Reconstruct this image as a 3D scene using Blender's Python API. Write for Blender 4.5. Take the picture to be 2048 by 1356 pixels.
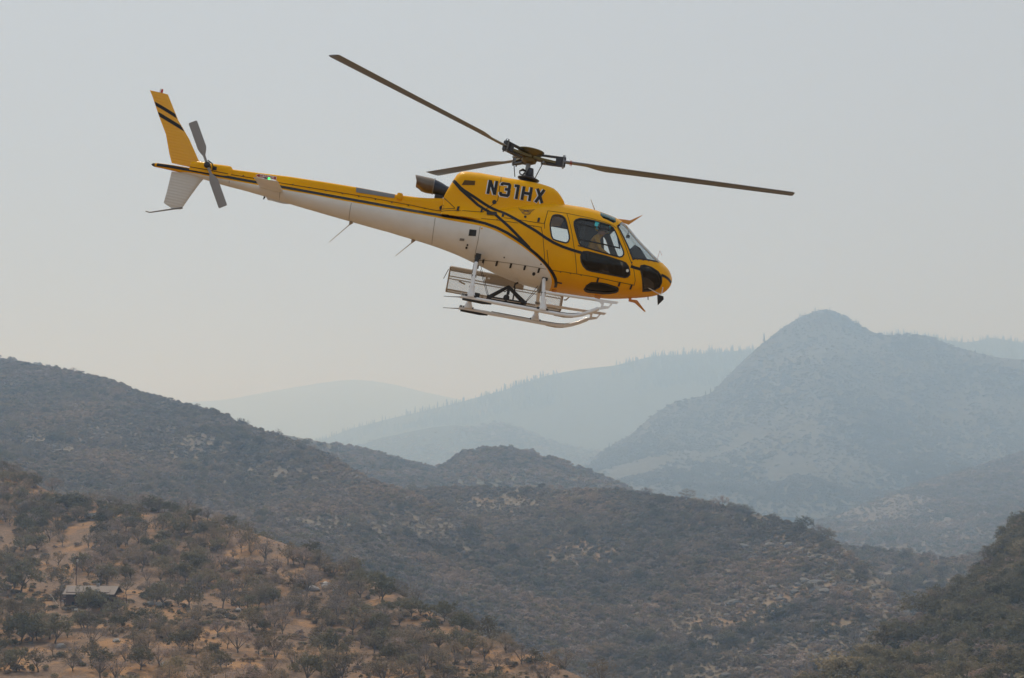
import bpy, bmesh, math, random
import numpy as np
from mathutils import Vector, Matrix
from mathutils.bvhtree import BVHTree

# ------------------------------------------------------------------ camera, sky, sun, exposure
for _o in list(bpy.data.objects):
    bpy.data.objects.remove(_o)
SC = bpy.context.scene
COL = SC.collection
R = math.radians

cam_data = bpy.data.cameras.new('camera')
cam = bpy.data.objects.new('camera', cam_data)
COL.objects.link(cam)
cam.location = (0, 0, 0)
cam.rotation_euler = (R(90 + 4.9), 0, 0)
cam_data.sensor_width = 36.0
cam_data.lens = 36.0 * 2960 / 2048
cam_data.clip_start = 0.3
cam_data.clip_end = 60000
SC.camera = cam

SUN_ELEV, SUN_AZ = R(60), R(20)          # high, beyond the helicopter and a little to the left
world = bpy.data.worlds.new('World')
SC.world = world
world.use_nodes = True
_n, _l = world.node_tree.nodes, world.node_tree.links
_n.clear()
_sky = _n.new('ShaderNodeTexSky')
_sky.sky_type = 'NISHITA'
_sky.sun_disc = False
_sky.sun_elevation = SUN_ELEV
_sky.sun_rotation = -SUN_AZ
_sky.air_density = 1.2
_sky.dust_density = 6.0
_hs = _n.new('ShaderNodeHueSaturation')
_hs.inputs['Saturation'].default_value = 0.35
_mx = _n.new('ShaderNodeMix')
_mx.data_type = 'RGBA'
_mx.inputs['Factor'].default_value = 0.88
_mx.inputs['B'].default_value = (4.75, 5.12, 5.66, 1)     # smoke veil: an even pale grey over the whole sky
_bg = _n.new('ShaderNodeBackground')
_bg.inputs['Strength'].default_value = 0.1
_wo = _n.new('ShaderNodeOutputWorld')
_l.new(_sky.outputs[0], _hs.inputs['Color'])
_l.new(_hs.outputs[0], _mx.inputs['A'])
_l.new(_mx.outputs['Result'], _bg.inputs['Color'])
_l.new(_bg.outputs[0], _wo.inputs['Surface'])

sun_data = bpy.data.lights.new('sun', 'SUN')
sun_data.energy = 2.4
sun_data.angle = R(10)
sun_data.color = (1.0, 0.92, 0.80)
sun = bpy.data.objects.new('sun', sun_data)
COL.objects.link(sun)
_d = Vector((-math.sin(SUN_AZ) * math.cos(SUN_ELEV), math.cos(SUN_AZ) * math.cos(SUN_ELEV), math.sin(SUN_ELEV)))
sun.rotation_euler = _d.to_track_quat('Z', 'Y').to_euler()

SC.view_settings.view_transform = 'Standard'
SC.view_settings.look = 'None'
SC.view_settings.gamma = 1.0
SC.view_settings.use_curve_mapping = False
SC.view_settings.exposure = 0.0
SC.render.engine = 'CYCLES'
SC.cycles.use_denoising = True
SC.cycles.max_bounces = 6
SC.cycles.volume_bounces = 3
SC.cycles.transparent_max_bounces = 16
SC.cycles.sample_clamp_indirect = 8

# ------------------------------------------------------------------ helpers
def tag(o, label=None, cat=None, group=None, kind=None):
    if label: o['label'] = label
    if cat: o['category'] = cat
    if group: o['group'] = group
    if kind: o['kind'] = kind
    return o

def link(o, parent=None):
    COL.objects.link(o)
    if parent is not None:
        o.parent = parent
    return o

def empty(name, loc=(0, 0, 0), parent=None):
    o = bpy.data.objects.new(name, None)
    o.empty_display_size = 0.2
    o.location = loc
    return link(o, parent)

def set_smooth(me, angle=40):
    if angle is None: return
    me.shade_smooth()
    try:
        me.set_sharp_from_angle(angle=R(angle))
    except Exception:
        pass

def mesh(name, verts, faces, mats=None, smooth=None):
    me = bpy.data.meshes.new(name)
    me.from_pydata([tuple(map(float, v)) for v in verts], [], [tuple(map(int, f)) for f in faces])
    for m in (mats if isinstance(mats, (list, tuple)) else [mats] if mats else []):
        me.materials.append(m)
    me.update()
    if smooth: set_smooth(me, smooth)
    return me

def put(name, me, parent=None, loc=None):
    o = bpy.data.objects.new(name, me)
    if loc is not None: o.location = loc
    return link(o, parent)

class MB:
    """collects shapes, builds ONE mesh object"""
    def __init__(s): s.v, s.f = [], []
    def add(s, v, f):
        n = len(s.v); s.v += [tuple(q) for q in v]; s.f += [tuple(i + n for i in g) for g in f]; return s
    def box(s, c, d, rot=None):
        c = Vector(c); pts = []
        for x in (-.5, .5):
            for y in (-.5, .5):
                for z in (-.5, .5):
                    q = Vector((x * d[0], y * d[1], z * d[2]))
                    if rot is not None: q = rot @ q
                    pts.append(c + q)
        return s.add(pts, [(0, 1, 3, 2), (4, 6, 7, 5), (0, 4, 5, 1), (2, 3, 7, 6), (0, 2, 6, 4), (1, 5, 7, 3)])
    def bar(s, a, b, w, h=None, upv=(0, 0, 1)):
        a, b = Vector(a), Vector(b); h = h or w
        d = (b - a); L = d.length; d.normalize(); u = Vector(upv)
        if abs(d.dot(u)) > .98: u = Vector((1, 0, 0))
        sd = d.cross(u).normalized(); u = sd.cross(d)
        rot = Matrix((d, sd, u)).transposed()
        return s.box((a + b) / 2, (L, w, h), rot)
    def tube(s, pts, r, n=8, caps=True):
        pts = [Vector(p) for p in pts]; m = len(pts)
        rr = r if isinstance(r, (list, tuple)) else [r] * m
        rings = []; prev = None
        for i, p in enumerate(pts):
            d = (pts[min(i + 1, m - 1)] - pts[max(i - 1, 0)]).normalized()
            if prev is None:
                u = Vector((0, 0, 1)) if abs(d.z) < .9 else Vector((1, 0, 0))
            else: u = prev
            sd = d.cross(u).normalized(); u = sd.cross(d).normalized(); prev = u
            rings.append([p + rr[i] * (math.cos(2 * math.pi * k / n) * sd + math.sin(2 * math.pi * k / n) * u) for k in range(n)])
        v = [q for g in rings for q in g]; f = []
        for i in range(m - 1):
            for k in range(n):
                f.append((i * n + k, i * n + (k + 1) % n, (i + 1) * n + (k + 1) % n, (i + 1) * n + k))
        if caps:
            f.append(tuple(range(n))[::-1]); f.append(tuple(range((m - 1) * n, m * n)))
        return s.add(v, f)
    def lathe(s, prof, o=(0, 0, 0), axis=(0, 0, 1), n=20):
        """prof: (radius, height) along the axis"""
        o = Vector(o); a = Vector(axis).normalized()
        u = Vector((1, 0, 0)) if abs(a.x) < .9 else Vector((0, 1, 0))
        e = a.cross(u).normalized(); g = a.cross(e)
        v = []; f = []
        for r_, h in prof:
            for k in range(n):
                t = 2 * math.pi * k / n
                v.append(o + a * h + r_ * (math.cos(t) * e + math.sin(t) * g))
        for i in range(len(prof) - 1):
            for k in range(n):
                f.append((i * n + k, i * n + (k + 1) % n, (i + 1) * n + (k + 1) % n, (i + 1) * n + k))
        f.append(tuple(range(n))[::-1]); f.append(tuple(range((len(prof) - 1) * n, len(prof) * n)))
        return s.add(v, f)
    def prism(s, poly, y0, y1, plane='xz'):
        n = len(poly)
        if plane == 'xz': v = [(x, y0, z) for x, z in poly] + [(x, y1, z) for x, z in poly]
        else: v = [(x, z, y0) for x, z in poly] + [(x, z, y1) for x, z in poly]
        f = [tuple(range(n)), tuple(range(2 * n - 1, n - 1, -1))]
        f += [(i, i + n, (i + 1) % n + n, (i + 1) % n) for i in range(n)]
        return s.add(v, f)
    def build(s, name, mat, parent=None, smooth=None, loc=None):
        me = mesh(name, s.v, s.f, mat, None)
        bm = bmesh.new(); bm.from_mesh(me); bmesh.ops.recalc_face_normals(bm, faces=bm.faces); bm.to_mesh(me); bm.free()
        if smooth: set_smooth(me, smooth)
        return put(name, me, parent, loc)

# numpy value noise
def _hash(ix, iy, seed):
    h = (ix.astype(np.int64) * 374761393 + iy.astype(np.int64) * 668265263 + seed * 1442695041) & 0xffffffff
    h = ((h ^ (h >> 13)) * 1274126177) & 0xffffffff
    return ((h ^ (h >> 16)) & 0xffff) / 65535.0
def vnoise(x, y, seed=0):
    x = np.asarray(x, float); y = np.asarray(y, float)
    ix, iy = np.floor(x), np.floor(y); fx, fy = x - ix, y - iy
    fx = fx * fx * fx * (fx * (fx * 6 - 15) + 10); fy = fy * fy * fy * (fy * (fy * 6 - 15) + 10)
    a, b, c, d = _hash(ix, iy, seed), _hash(ix + 1, iy, seed), _hash(ix, iy + 1, seed), _hash(ix + 1, iy + 1, seed)
    return (a + (b - a) * fx) * (1 - fy) + (c + (d - c) * fx) * fy
def fbm(x, y, seed=0, octv=4):
    t = 0; amp = .5
    for k in range(octv):
        t = t + amp * (vnoise(x * 2 ** k, y * 2 ** k, seed + k * 17) - .5) * 2; amp *= .5
    return t

# ------------------------------------------------------------------ node material helpers
def nmat(name):
    m = bpy.data.materials.new(name); m.use_nodes = True
    nt = m.node_tree; b = nt.nodes['Principled BSDF']
    return m, nt, b
def simple(name, col, rough=.5, metal=0., coat=0., spec=.5, vary=0., scale=3., bump=0.):
    m, nt, b = nmat(name)
    b.inputs['Base Color'].default_value = (*col, 1); b.inputs['Roughness'].default_value = rough
    b.inputs['Metallic'].default_value = metal; b.inputs['Coat Weight'].default_value = coat
    b.inputs['Coat Roughness'].default_value = .06; b.inputs['Specular IOR Level'].default_value = spec
    if vary or bump:
        tc = nt.nodes.new('ShaderNodeTexCoord'); nz = nt.nodes.new('ShaderNodeTexNoise')
        nz.inputs['Scale'].default_value = scale; nz.inputs['Detail'].default_value = 6
        nt.links.new(tc.outputs['Object'], nz.inputs['Vector'])
        if vary:
            mr = nt.nodes.new('ShaderNodeMapRange'); mr.inputs[3].default_value = 1 - vary; mr.inputs[4].default_value = 1 + vary
            nt.links.new(nz.outputs['Fac'], mr.inputs[0])
            mm = nt.nodes.new('ShaderNodeMix'); mm.data_type = 'RGBA'; mm.blend_type = 'MULTIPLY'; mm.inputs['Factor'].default_value = 1
            mm.inputs['A'].default_value = (*col, 1)
            nt.links.new(mr.outputs[0], mm.inputs['B']); nt.links.new(mm.outputs['Result'], b.inputs['Base Color'])
            mr2 = nt.nodes.new('ShaderNodeMapRange'); mr2.inputs[3].default_value = max(rough - .1, .03); mr2.inputs[4].default_value = rough + .12
            nt.links.new(nz.outputs['Fac'], mr2.inputs[0]); nt.links.new(mr2.outputs[0], b.inputs['Roughness'])
        if bump:
            bp = nt.nodes.new('ShaderNodeBump'); bp.inputs['Strength'].default_value = bump; bp.inputs['Distance'].default_value = .02
            nt.links.new(nz.outputs['Fac'], bp.inputs['Height']); nt.links.new(bp.outputs[0], b.inputs['Normal'])
    return m
HILLS = {
 'near_hill': [
  [(-391.3,760.0,33.7),(-288.9,700.0,14.5),(-220.6,640.0,-0.7),(-186.3,600.0,-10.3),(-166.4,580.0,-13.8),(-137.3,565.0,-16.7),(-115.2,550.0,-18.4),(-87.9,520.0,-24.0),(-67.0,495.0,-28.6),(-47.3,465.0,-33.8),(-32.9,440.0,-37.8),(-19.9,415.0,-41.8),(-8.4,395.0,-44.4),(3.2,375.0,-46.4),(11.5,360.0,-48.1),(20.2,345.0,-50.1),(39.9,320.0,-53.8),(64.9,290.0,-57.2)],
  [(-266.2,520.0,-11.9),(-171.5,500.0,-29.7),(-118.7,490.0,-32.4),(-62.3,440.0,-39.3),(-15.9,385.0,-46.4),(19.3,330.0,-51.1),(63.1,282.0,-57.0)],
  [(-219.2,430.0,-31.3),(-143.6,420.0,-38.6),(-116.3,415.0,-39.0),(-99.6,412.0,-39.5),(-54.4,385.0,-45.8),(-14.5,352.0,-48.2),(18.6,318.0,-51.9),(60.8,272.0,-56.7)],
  [(-156.9,310.0,-48.0),(-107.1,315.0,-48.8),(-76.9,320.0,-49.6),(-12.6,305.0,-50.2),(17.0,292.0,-52.9),(56.9,255.0,-56.9)],
  [(-100.0,200.0,-60.0),(-67.2,200.0,-60.0),(-8.1,200.0,-60.0),(42.1,190.0,-60.0)],
 ],
 'left_hill': [
  [(-992,1920,157),(-759,1830,140),(-603,1740,123),(-547,1710,116),(-491,1680,107),(-452,1650,97),(-394,1590,78),(-348,1530,67),(-300,1470,54),(-249,1410,38),(-216,1380,29),(-181,1332,16),(-139,1272,-2),(-109,1230,-15),(-77,1188,-24),(-48,1152,-35),(-9,1110,-57),(44,1050,-76),(120,960,-108)],
  [(-725,1410,39),(-473,1368,38),(-316,1296,14),(-165,1158,-21),(-80,1068,-49),(-8,990,-75),(112.6,900.0,-115.9)],
  [(-491,960,-38),(-319,930,-40),(-185.5,888.0,-55.8),(-62.7,840.0,-91.6),(-6.6,822.0,-108.5),(97.2,780.0,-141.2)],
 ],
 'middle_hill': [
  [(-214,1500,-39),(-119,1450,-27),(-91,1400,-24),(-67,1380,-20),(-29,1350,-19),(16,1330,-20),(55,1300,-21),(93,1280,-21),(113,1260,-25),(146,1220,-28),(166,1190,-31),(191,1150,-38),(207,1110,-42),(221,1070,-50),(229,1040,-55),(235,1010,-64),(239,970,-74),(241,930,-83),(239.3,890.0,-91.2),(233.9,840.0,-102.7),(227.1,780.0,-115.8),(226.3,700.0,-131.3)],
  [(-167,1180,-86),(-75,1160,-77),(13,1110,-73),(94,1060,-74),(161,970,-79),(197.1,900.0,-84.8),(214.5,830.0,-101.4),(216.6,745.0,-122.7),(216.3,670.0,-136.5)],
  [(-118.3,840.0,-130.2),(9.8,820.0,-127.1),(128.5,780.0,-120.9),(163.4,750.0,-118.7),(184.0,715.0,-122.4),(206.0,640.0,-151.0)],
 ],
 'right_hill': [
  [(48.5,390.0,-75.7),(66.3,420.0,-71.9),(86.1,450.0,-68.3),(101.5,480.0,-67.6),(112.5,500.0,-66.2),(130.0,530.0,-63.2),(142.3,550.0,-60.3),(155.2,570.0,-58.4),(166.7,590.0,-55.8),(178.6,610.0,-51.6),(196.1,640.0,-46.8),(214.5,670.0,-41.2),(228.1,690.0,-33.5),(244.0,710.0,-25.7),(308.8,780.0,0.5),(438.9,880.0,39.0)],
  [(41.0,330.0,-71.5),(55.1,350.0,-71.3),(89.7,400.0,-67.2),(131.2,450.0,-59.4),(163.9,480.0,-50.8),(196.5,500.0,-41.3),(267.1,540.0,-26.7)],
  [(28.4,230.0,-69.0),(77.1,240.0,-60.5),(121.9,250.0,-55.0)],
 ],
 'valley_spur': [
  [(214,1500,-97),(264,1500,-89),(315,1500,-84),(340,1500,-81),(365,1480,-83),(387,1450,-86),(401,1400,-89),(450,1450,-87),(515,1500,-79),(685,1600,-63)],
  [(142,1000,-122),(253,980,-123),(425,1000,-122)],
 ],
 'brown_spur': [
  [(410,2875,-147),(600,3105,-121),(709,3220,-104),(825,3335,-74),(958,3450,-38),(1123,3565,0),(1269,3680,33),(1684,3910,121)],
  [(344,2415,-152),(573,2530,-125),(885,2702,-89),(1184,2760,-45)],
  [(279,1955,-142),(507,1955,-142),(834,1955,-142)],
 ],
 'mountain': [
  [(-42,5200,-136),(134,5250,-58),(252,5300,3),(314,5300,48),(426,5350,111),(521,5400,192),(576,5400,229),(730,5450,268),(812,5500,344),(887,5500,419),(952,5550,470),(1009,5550,517),(1095,5600,570),(1172,5600,598),(1219,5600,597),(1266,5600,572),(1323,5600,533),(1388,5600,499),(1474,5600,497),(1588,5600,492),(1648,5550,453),(1744,5500,415),(1818,5500,400),(1907,5500,395),(2189,5500,356),(2743,5500,244)],
  [(-40,5000,-125),(128,5000,-75),(237,5000,-36),(296,5000,-8),(397,5000,32),(482,5000,81),(533,5000,104),(668,5000,126),(736,5000,171),(794,4940,214),(845,4940,242),(895,4940,270),(963,4940,298),(1030,4940,315),(1072,4940,314),(1113,4940,299),(1163,4940,277),(1221,4940,257),(1296,4940,255),(1396,4940,252),(1462,4940,232),(1562,4940,212),(1629,4940,203),(1709,4940,200),(1961,4940,176),(2459,4940,109)],
  [(-35,4300,-120),(110,4300,-102),(204,4300,-88),(254,4300,-78),(341,4300,-63),(414,4300,-46),(457,4300,-38),(573,4300,-30),(631,4300,-13),(689,4300,3),(733,4300,13),(776,4300,23),(834,4300,33),(892,4300,39),(928,4300,39),(965,4300,33),(1008,4300,25),(1058,4300,18),(1124,4300,18),(1210,4300,16),(1268,4300,9),(1355,4300,2),(1413,4300,-1),(1482,4300,-3),(1702,4300,-11),(2135,4300,-35)],
  [(-28,3500,-127),(1733,3500,-127)],
 ],
 'back_hill': [
  [(-480,2280,63),(-357,2280,49),(-326,2280,43),(-262,2261,31),(-199,2232,19),(-143,2185,4),(-112,2166,-3),(-97,2156,1),(-75,2147,18),(-46,2138,24),(-10,2128,24),(26,2118,18),(61,2090,8),(95,2071,-3),(128,2043,-17),(153,2014,-26),(172,1995,-36),(190,1976,-46),(240,1900,-66),(288,1805,-77)],
  [(-389,1852,-18),(-75,1805,-32),(158,1710,-62),(265,1662,-82)],
  [(-318,1520,-55),(-63,1520,-55),(235,1472,-83)],
 ],
 'conifer_ridge': [
  [(-1587,9000,-10),(-1165,9000,153),(-984,9000,229),(-802,9000,275),(-529,9000,335),(-286,9000,396),(-43,9000,457),(49,9000,494),(231,9000,555),(414,9000,585),(628,9000,609),(841,9000,664),(1147,9000,686),(1452,9000,710),(1818,9000,735),(2216,9000,790),(2369,9000,802),(2552,9000,796),(2673,9000,759),(2795,9000,750),(2918,9000,781),(3124,9000,744),(3588,9000,735),(4499,9000,643)],
  [(-1463,8300,-42),(-1073,8300,59),(-906,8300,87),(-738,8300,104),(-487,8300,126),(-263,8300,149),(-39,8300,171),(45,8300,185),(213,8300,207),(381,8300,218),(577,8300,227),(773,8300,247),(1053,8300,255),(1333,8300,264),(1670,8300,273),(2034,8300,293),(2175,8300,298),(2343,8300,295),(2454,8300,282),(2566,8300,278),(2679,8300,290),(2869,8300,276),(3295,8300,273),(4134,8300,239)],
  [(-1287,7300,-45),(3625,7300,-45)],
 ],
 'low_ridge': [
  [(-999,7000,-8),(-717,7000,96),(-623,7000,131),(-529,7000,148),(-387,7000,178),(-269,7000,192),(-187,7000,178),(-80,7000,202),(-9,7000,192),(85,7000,155),(203,7000,110),(415,7000,63),(768,7000,4),(1121,7000,-43)],
  [(-870,6100,-58),(977,6100,-58)],
 ],
 'far_ridge': [
  [(-7262,15120,365),(-4206,15120,518),(-3290,15120,655),(-2933,15120,676),(-2423,15120,773),(-1964,15120,850),(-1606,15120,891),(-1248,15120,845),(-889,15120,752),(-378,15120,640),(388,15120,518),(1918,15120,365)],
  [(-5955,12420,49),(1572,12420,49)],
 ],
 'left_back_hill': [
  [(-1490,2880,284),(-1066,2800,219),(-943,2720,199),(-862,2640,184),(-757,2560,160),(-607,2480,118)],
  [(-1152,2240,62),(-547,2240,39)],
 ],
}
TREES = [(-144.1,438.9,10.3,'g'),(-146.1,438.3,7.8,'b'),(-132.4,439.8,8.2,'o'),(-140.5,456,5.6,'b'),(-134.5,489.8,8.7,'b'),(-126.3,467.2,5.7,'b'),(-93.1,482.6,6.8,'s'),(-114.5,405.2,7.2,'g'),(-119.6,416.4,5.9,'g'),(-113.7,415.1,4.3,'g'),(-111.7,417.1,4.3,'o'),(-113.2,438.3,4.9,'o'),(-100.3,421.2,6.9,'g'),(-99.3,424.9,6,'g'),(-90.1,418.2,7.8,'o'),(-94.3,423.1,3.6,'g'),(-88.8,424,4.4,'o'),(-132.1,407.6,3.6,'g'),(-121.5,371.2,8.3,'g'),(-119,372,6.6,'g'),(-126.9,377.9,5.7,'o'),(-112.7,369.9,8,'g'),(-102.3,350.6,5.3,'b'),(-97.6,347.6,5.5,'o'),(-93.4,340.7,5.4,'g'),(-90,357.9,6.4,'s'),(-83.3,394.6,5.2,'o'),(-80.1,409.9,2.9,'v'),(-68.2,389.7,6.9,'o'),(-65.1,392.8,4,'g'),(-75,382.2,4.7,'b'),(-70.1,369.7,4.2,'o'),(-77.7,365.3,6.5,'o'),(-85.2,373.1,4.9,'s'),(-61.5,363.7,4.8,'b'),(-74.8,438.4,5.7,'s'),(-78.2,439,4.9,'o'),(-69.4,435,5.7,'b'),(-174.2,558.4,5,'o'),(-169.1,567.1,6.9,'g'),(-165.2,564.5,7.9,'g'),(-171.2,561.1,4.2,'o'),(-181.9,575.8,5.9,'g'),(-195.7,578.5,4.6,'b'),(-191.6,579,5.7,'b'),(-179.8,557.1,3.1,'v'),(-154.5,512.8,4.6,'o'),(-174,537.9,5.5,'g'),(-169.1,537.6,4.3,'g'),(-134.5,530.5,7.5,'g'),(-144.8,545.5,5.6,'g'),(-149.7,548.5,6.2,'g'),(-148.5,537.3,6,'g'),(-123.5,525.6,6.4,'o'),(-129.2,525.8,5.9,'o'),(-118.8,527.2,5.9,'g'),(-107,522.4,5.9,'o'),(-97.9,513.2,7.2,'o'),(-88.5,503.2,8.5,'o'),(-91.1,502.3,6.1,'b'),(-80.2,484.8,6.8,'b'),(-144.2,508.4,5.2,'o'),(-133.8,506.9,5.7,'o'),(-120.6,490,5,'o'),(-113.2,463.7,4.8,'s'),(-109.8,467.4,5.3,'s'),(-121.3,474.9,4,'b'),(-102.3,457.5,5.6,'b'),(-95.1,459.4,6,'b'),(-95,473.7,5.8,'s'),(-86.4,454.3,5.5,'s'),(-87.2,474.1,2.7,'v'),(-83.1,473.4,3.1,'v'),(-105.9,497.4,5.1,'o'),(-93,395.6,2.2,'v'),(-91,387,4.7,'b'),(-94.1,382.3,5.4,'b'),(-101.8,391.3,5.1,'s'),(-102.7,380.4,3.2,'b'),(-111.7,377.3,4.2,'s'),(-89.4,347,4.9,'s'),(-87,350.2,4.3,'s'),(-81.2,346.4,5.2,'s'),(-75.9,343.9,5.2,'s'),(-66.6,344.9,4.8,'g'),(-70.6,345.9,4.5,'o'),(-111.8,339.5,6,'g'),(-107,339.9,5.7,'o'),(-122.7,362.8,3.1,'g'),(-137.2,403.7,4.5,'o'),(-109.3,357.3,3,'b'),(-83.5,393.8,2.2,'v'),(-84.6,420.7,1.2,'v'),(-63.9,403.2,5.3,'s'),(-56.5,357.6,4.7,'s'),(-62.9,381.9,3.9,'o'),(-98.6,484.4,6.4,'b'),(-154.1,466.2,7.9,'s'),(-165.5,488.7,6.4,'o'),(-151.3,473.6,7.1,'o'),(-159.7,531.3,3.5,'o'),(-169.8,515.9,4.3,'s'),(-80.5,489.3,8.5,'b'),(-74,469.3,7.4,'b'),(-72.3,482.4,7.6,'o'),(-70.1,480.3,7.1,'o'),(-65.2,485.8,6.7,'g'),(-61,471.9,7,'s'),(-61,445.3,8.4,'s'),(-72.8,430.8,8.1,'s'),(-68.4,396.1,7.1,'g'),(-70,439,3.9,'b'),(-64,442.1,4.8,'o'),(-59.8,422.2,6.7,'s'),(-63.5,427.7,5.9,'s'),(-52.3,415.4,5.3,'s'),(-48.1,413.9,7.8,'s'),(-51,453.8,7.6,'o'),(-46,448,6.7,'g'),(-48.8,453.3,4,'v'),(-56.3,467.7,5.1,'v'),(-37.5,430.9,8.5,'g'),(-40.9,445.2,6.6,'g'),(-27.8,412.5,6.1,'g'),(-30.8,416,4.5,'g'),(-25.5,414.9,4.1,'g'),(-22.6,414.3,3.7,'g'),(-18.4,410.4,6.1,'g'),(-13.6,399.3,5.9,'g'),(-30.5,405.9,5.2,'s'),(-35.2,405.9,6,'s'),(-39.6,401.7,6,'s'),(-42.1,396,6.3,'o'),(-44.6,369.2,6.9,'g'),(-46.8,369.3,6.2,'g'),(-56.7,359.4,7.1,'o'),(-61.3,363.5,5.4,'b'),(-54.6,368.6,4,'b'),(-48.2,349,4.1,'o'),(-45.5,349,4.1,'b'),(-60.6,395.7,5.9,'s'),(-50.5,395.6,4.7,'o'),(-41,372.5,4.8,'o'),(-38.5,379.7,4.5,'b'),(-34.3,374.4,5.6,'o'),(-29.1,378.4,6.4,'s'),(-25.7,382.5,6.1,'o'),(-22.6,381,5.7,'s'),(-18.3,383.6,5.7,'g'),(-21.6,396.9,5.5,'g'),(-14,389.7,4.2,'o'),(-5.2,382.1,4.5,'o'),(-10.6,376.3,6.3,'g'),(-6.8,370,6.2,'s'),(-13.8,365.3,6.1,'o'),(-1.4,374.4,5.6,'s'),(2.2,364.4,5.4,'s'),(5.7,360.8,5.4,'o'),(-3.1,356.4,5.3,'s'),(-16.7,351.5,6.6,'s'),(-20.4,354.9,6.7,'s'),(-29.3,358.7,5.3,'g'),(-30,347.1,4.1,'v'),(-39,348.9,4.5,'s'),(-8.1,348.7,4.1,'o'),(-115.6,408.6,6.8,'g'),(-112.6,410.2,5,'g')]
CLEARINGS = [(-154.8,528.3,4.6,37),(-142.4,495.2,3,18.2),(-142.8,443.2,14.1,29),(-116.1,414.5,11.8,23.7),(-115.7,459,3.4,34.1),(-127.8,410,12.3,7.5),(-76.5,392.8,5.9,18.3),(-69,380.5,5.7,10.9),(-62.8,488.4,6.5,0.6),(-45.9,451.6,3.8,9.6),(-32,427.5,5.7,10),(-19.5,405.2,5.4,6.9),(-8.3,389.5,5.2,3.7),(-51.1,471,9.5,0),(-57.4,396.8,3.3,24.8),(-57.5,372,7.4,6.8),(-78.3,503.5,7.6,5.9),(4.4,369.3,7.4,3.6),(-66.4,490.9,6.6,4.1),(-54.4,472.6,6.3,4.4),(-39.5,447.3,5.2,5.2),(-25.8,420.8,4.9,6.7),(-13.9,400.5,5.3,4.5),(-3.1,382.4,5.7,3.7),(11.4,356.3,5.9,3.7),(-93.8,355,4.1,10.3),(-111.8,375.3,3.1,8.5)]
# ------------------------------------------------------------------ terrain
def ramp(nt, fac, stops):
    r = nt.nodes.new('ShaderNodeValToRGB'); e = r.color_ramp.elements
    while len(e) < len(stops): e.new(.5)
    for i, (p, c) in enumerate(stops):
        e[i].position = p; e[i].color = (*c, 1) if len(c) == 3 else c
    nt.links.new(fac, r.inputs[0]); return r.outputs[0]
def noise_node(nt, vec, scale, detail=6, rough=.6, dist=0.):
    n = nt.nodes.new('ShaderNodeTexNoise'); n.inputs['Scale'].default_value = scale
    n.inputs['Detail'].default_value = detail; n.inputs['Roughness'].default_value = rough; n.inputs['Distortion'].default_value = dist
    nt.links.new(vec, n.inputs['Vector']); return n.outputs['Fac']
def mixc(nt, fac, a, b, mode='MIX'):
    m = nt.nodes.new('ShaderNodeMix'); m.data_type = 'RGBA'; m.blend_type = mode
    for k, q in (('Factor', fac), ('A', a), ('B', b)):
        if isinstance(q, (int, float)): m.inputs[k].default_value = q
        elif isinstance(q, tuple): m.inputs[k].default_value = (*q, 1)
        else: nt.links.new(q, m.inputs[k])
    return m.outputs['Result']

def terrain_mat(name, grass, scrub, rock, big, cover, rockiness, fine):
    """dry grass and soil with scrub patches (cover 0..1) and bare rock, sizes in metres"""
    m, nt, b = nmat(name)
    g = nt.nodes.new('ShaderNodeNewGeometry').outputs['Position']
    n1 = noise_node(nt, g, 1 / big, 8, .65); n2 = noise_node(nt, g, 1 / fine, 8, .7); n3 = noise_node(nt, g, 1 / (big * .45), 6, .6, .6)
    gcol = ramp(nt, n2, [(.3, tuple(c * .72 for c in grass)), (.5, grass), (.7, (grass[0] * 1.12, grass[1] * 1.12, grass[2] * 1.1))])
    scol = ramp(nt, n2, [(.3, tuple(c * .6 for c in scrub)), (.5, scrub), (.72, tuple(c * 1.5 for c in scrub))])
    n4 = noise_node(nt, g, 1 / (fine * 4.5), 5, .7)
    gcol = mixc(nt, ramp(nt, n4, [(.52, (0, 0, 0)), (.66, (.75, .75, .75))]), gcol, (grass[0] * 1.25, grass[1] * 1.35, grass[2] * 1.45))
    mask = ramp(nt, n1, [(max(1 - cover - .08, 0) * .5 + .22, (0, 0, 0)), (max(1 - cover, 0) * .5 + .28, (1, 1, 1))])
    c = mixc(nt, mask, gcol, scol)
    rm = ramp(nt, n3, [(.70 - rockiness * .2, (0, 0, 0)), (.74 - rockiness * .2, (1, 1, 1))])
    rcol = ramp(nt, n2, [(.35, tuple(q * .55 for q in rock)), (.6, rock)])
    c = mixc(nt, rm, c, rcol)
    nt.links.new(c, b.inputs['Base Color'])
    b.inputs['Roughness'].default_value = .95; b.inputs['Specular IOR Level'].default_value = .15
    bp = nt.nodes.new('ShaderNodeBump'); bp.inputs['Strength'].default_value = .6; bp.inputs['Distance'].default_value = fine * .25
    nt.links.new(n2, bp.inputs['Height']); nt.links.new(bp.outputs[0], b.inputs['Normal'])
    return m

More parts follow.
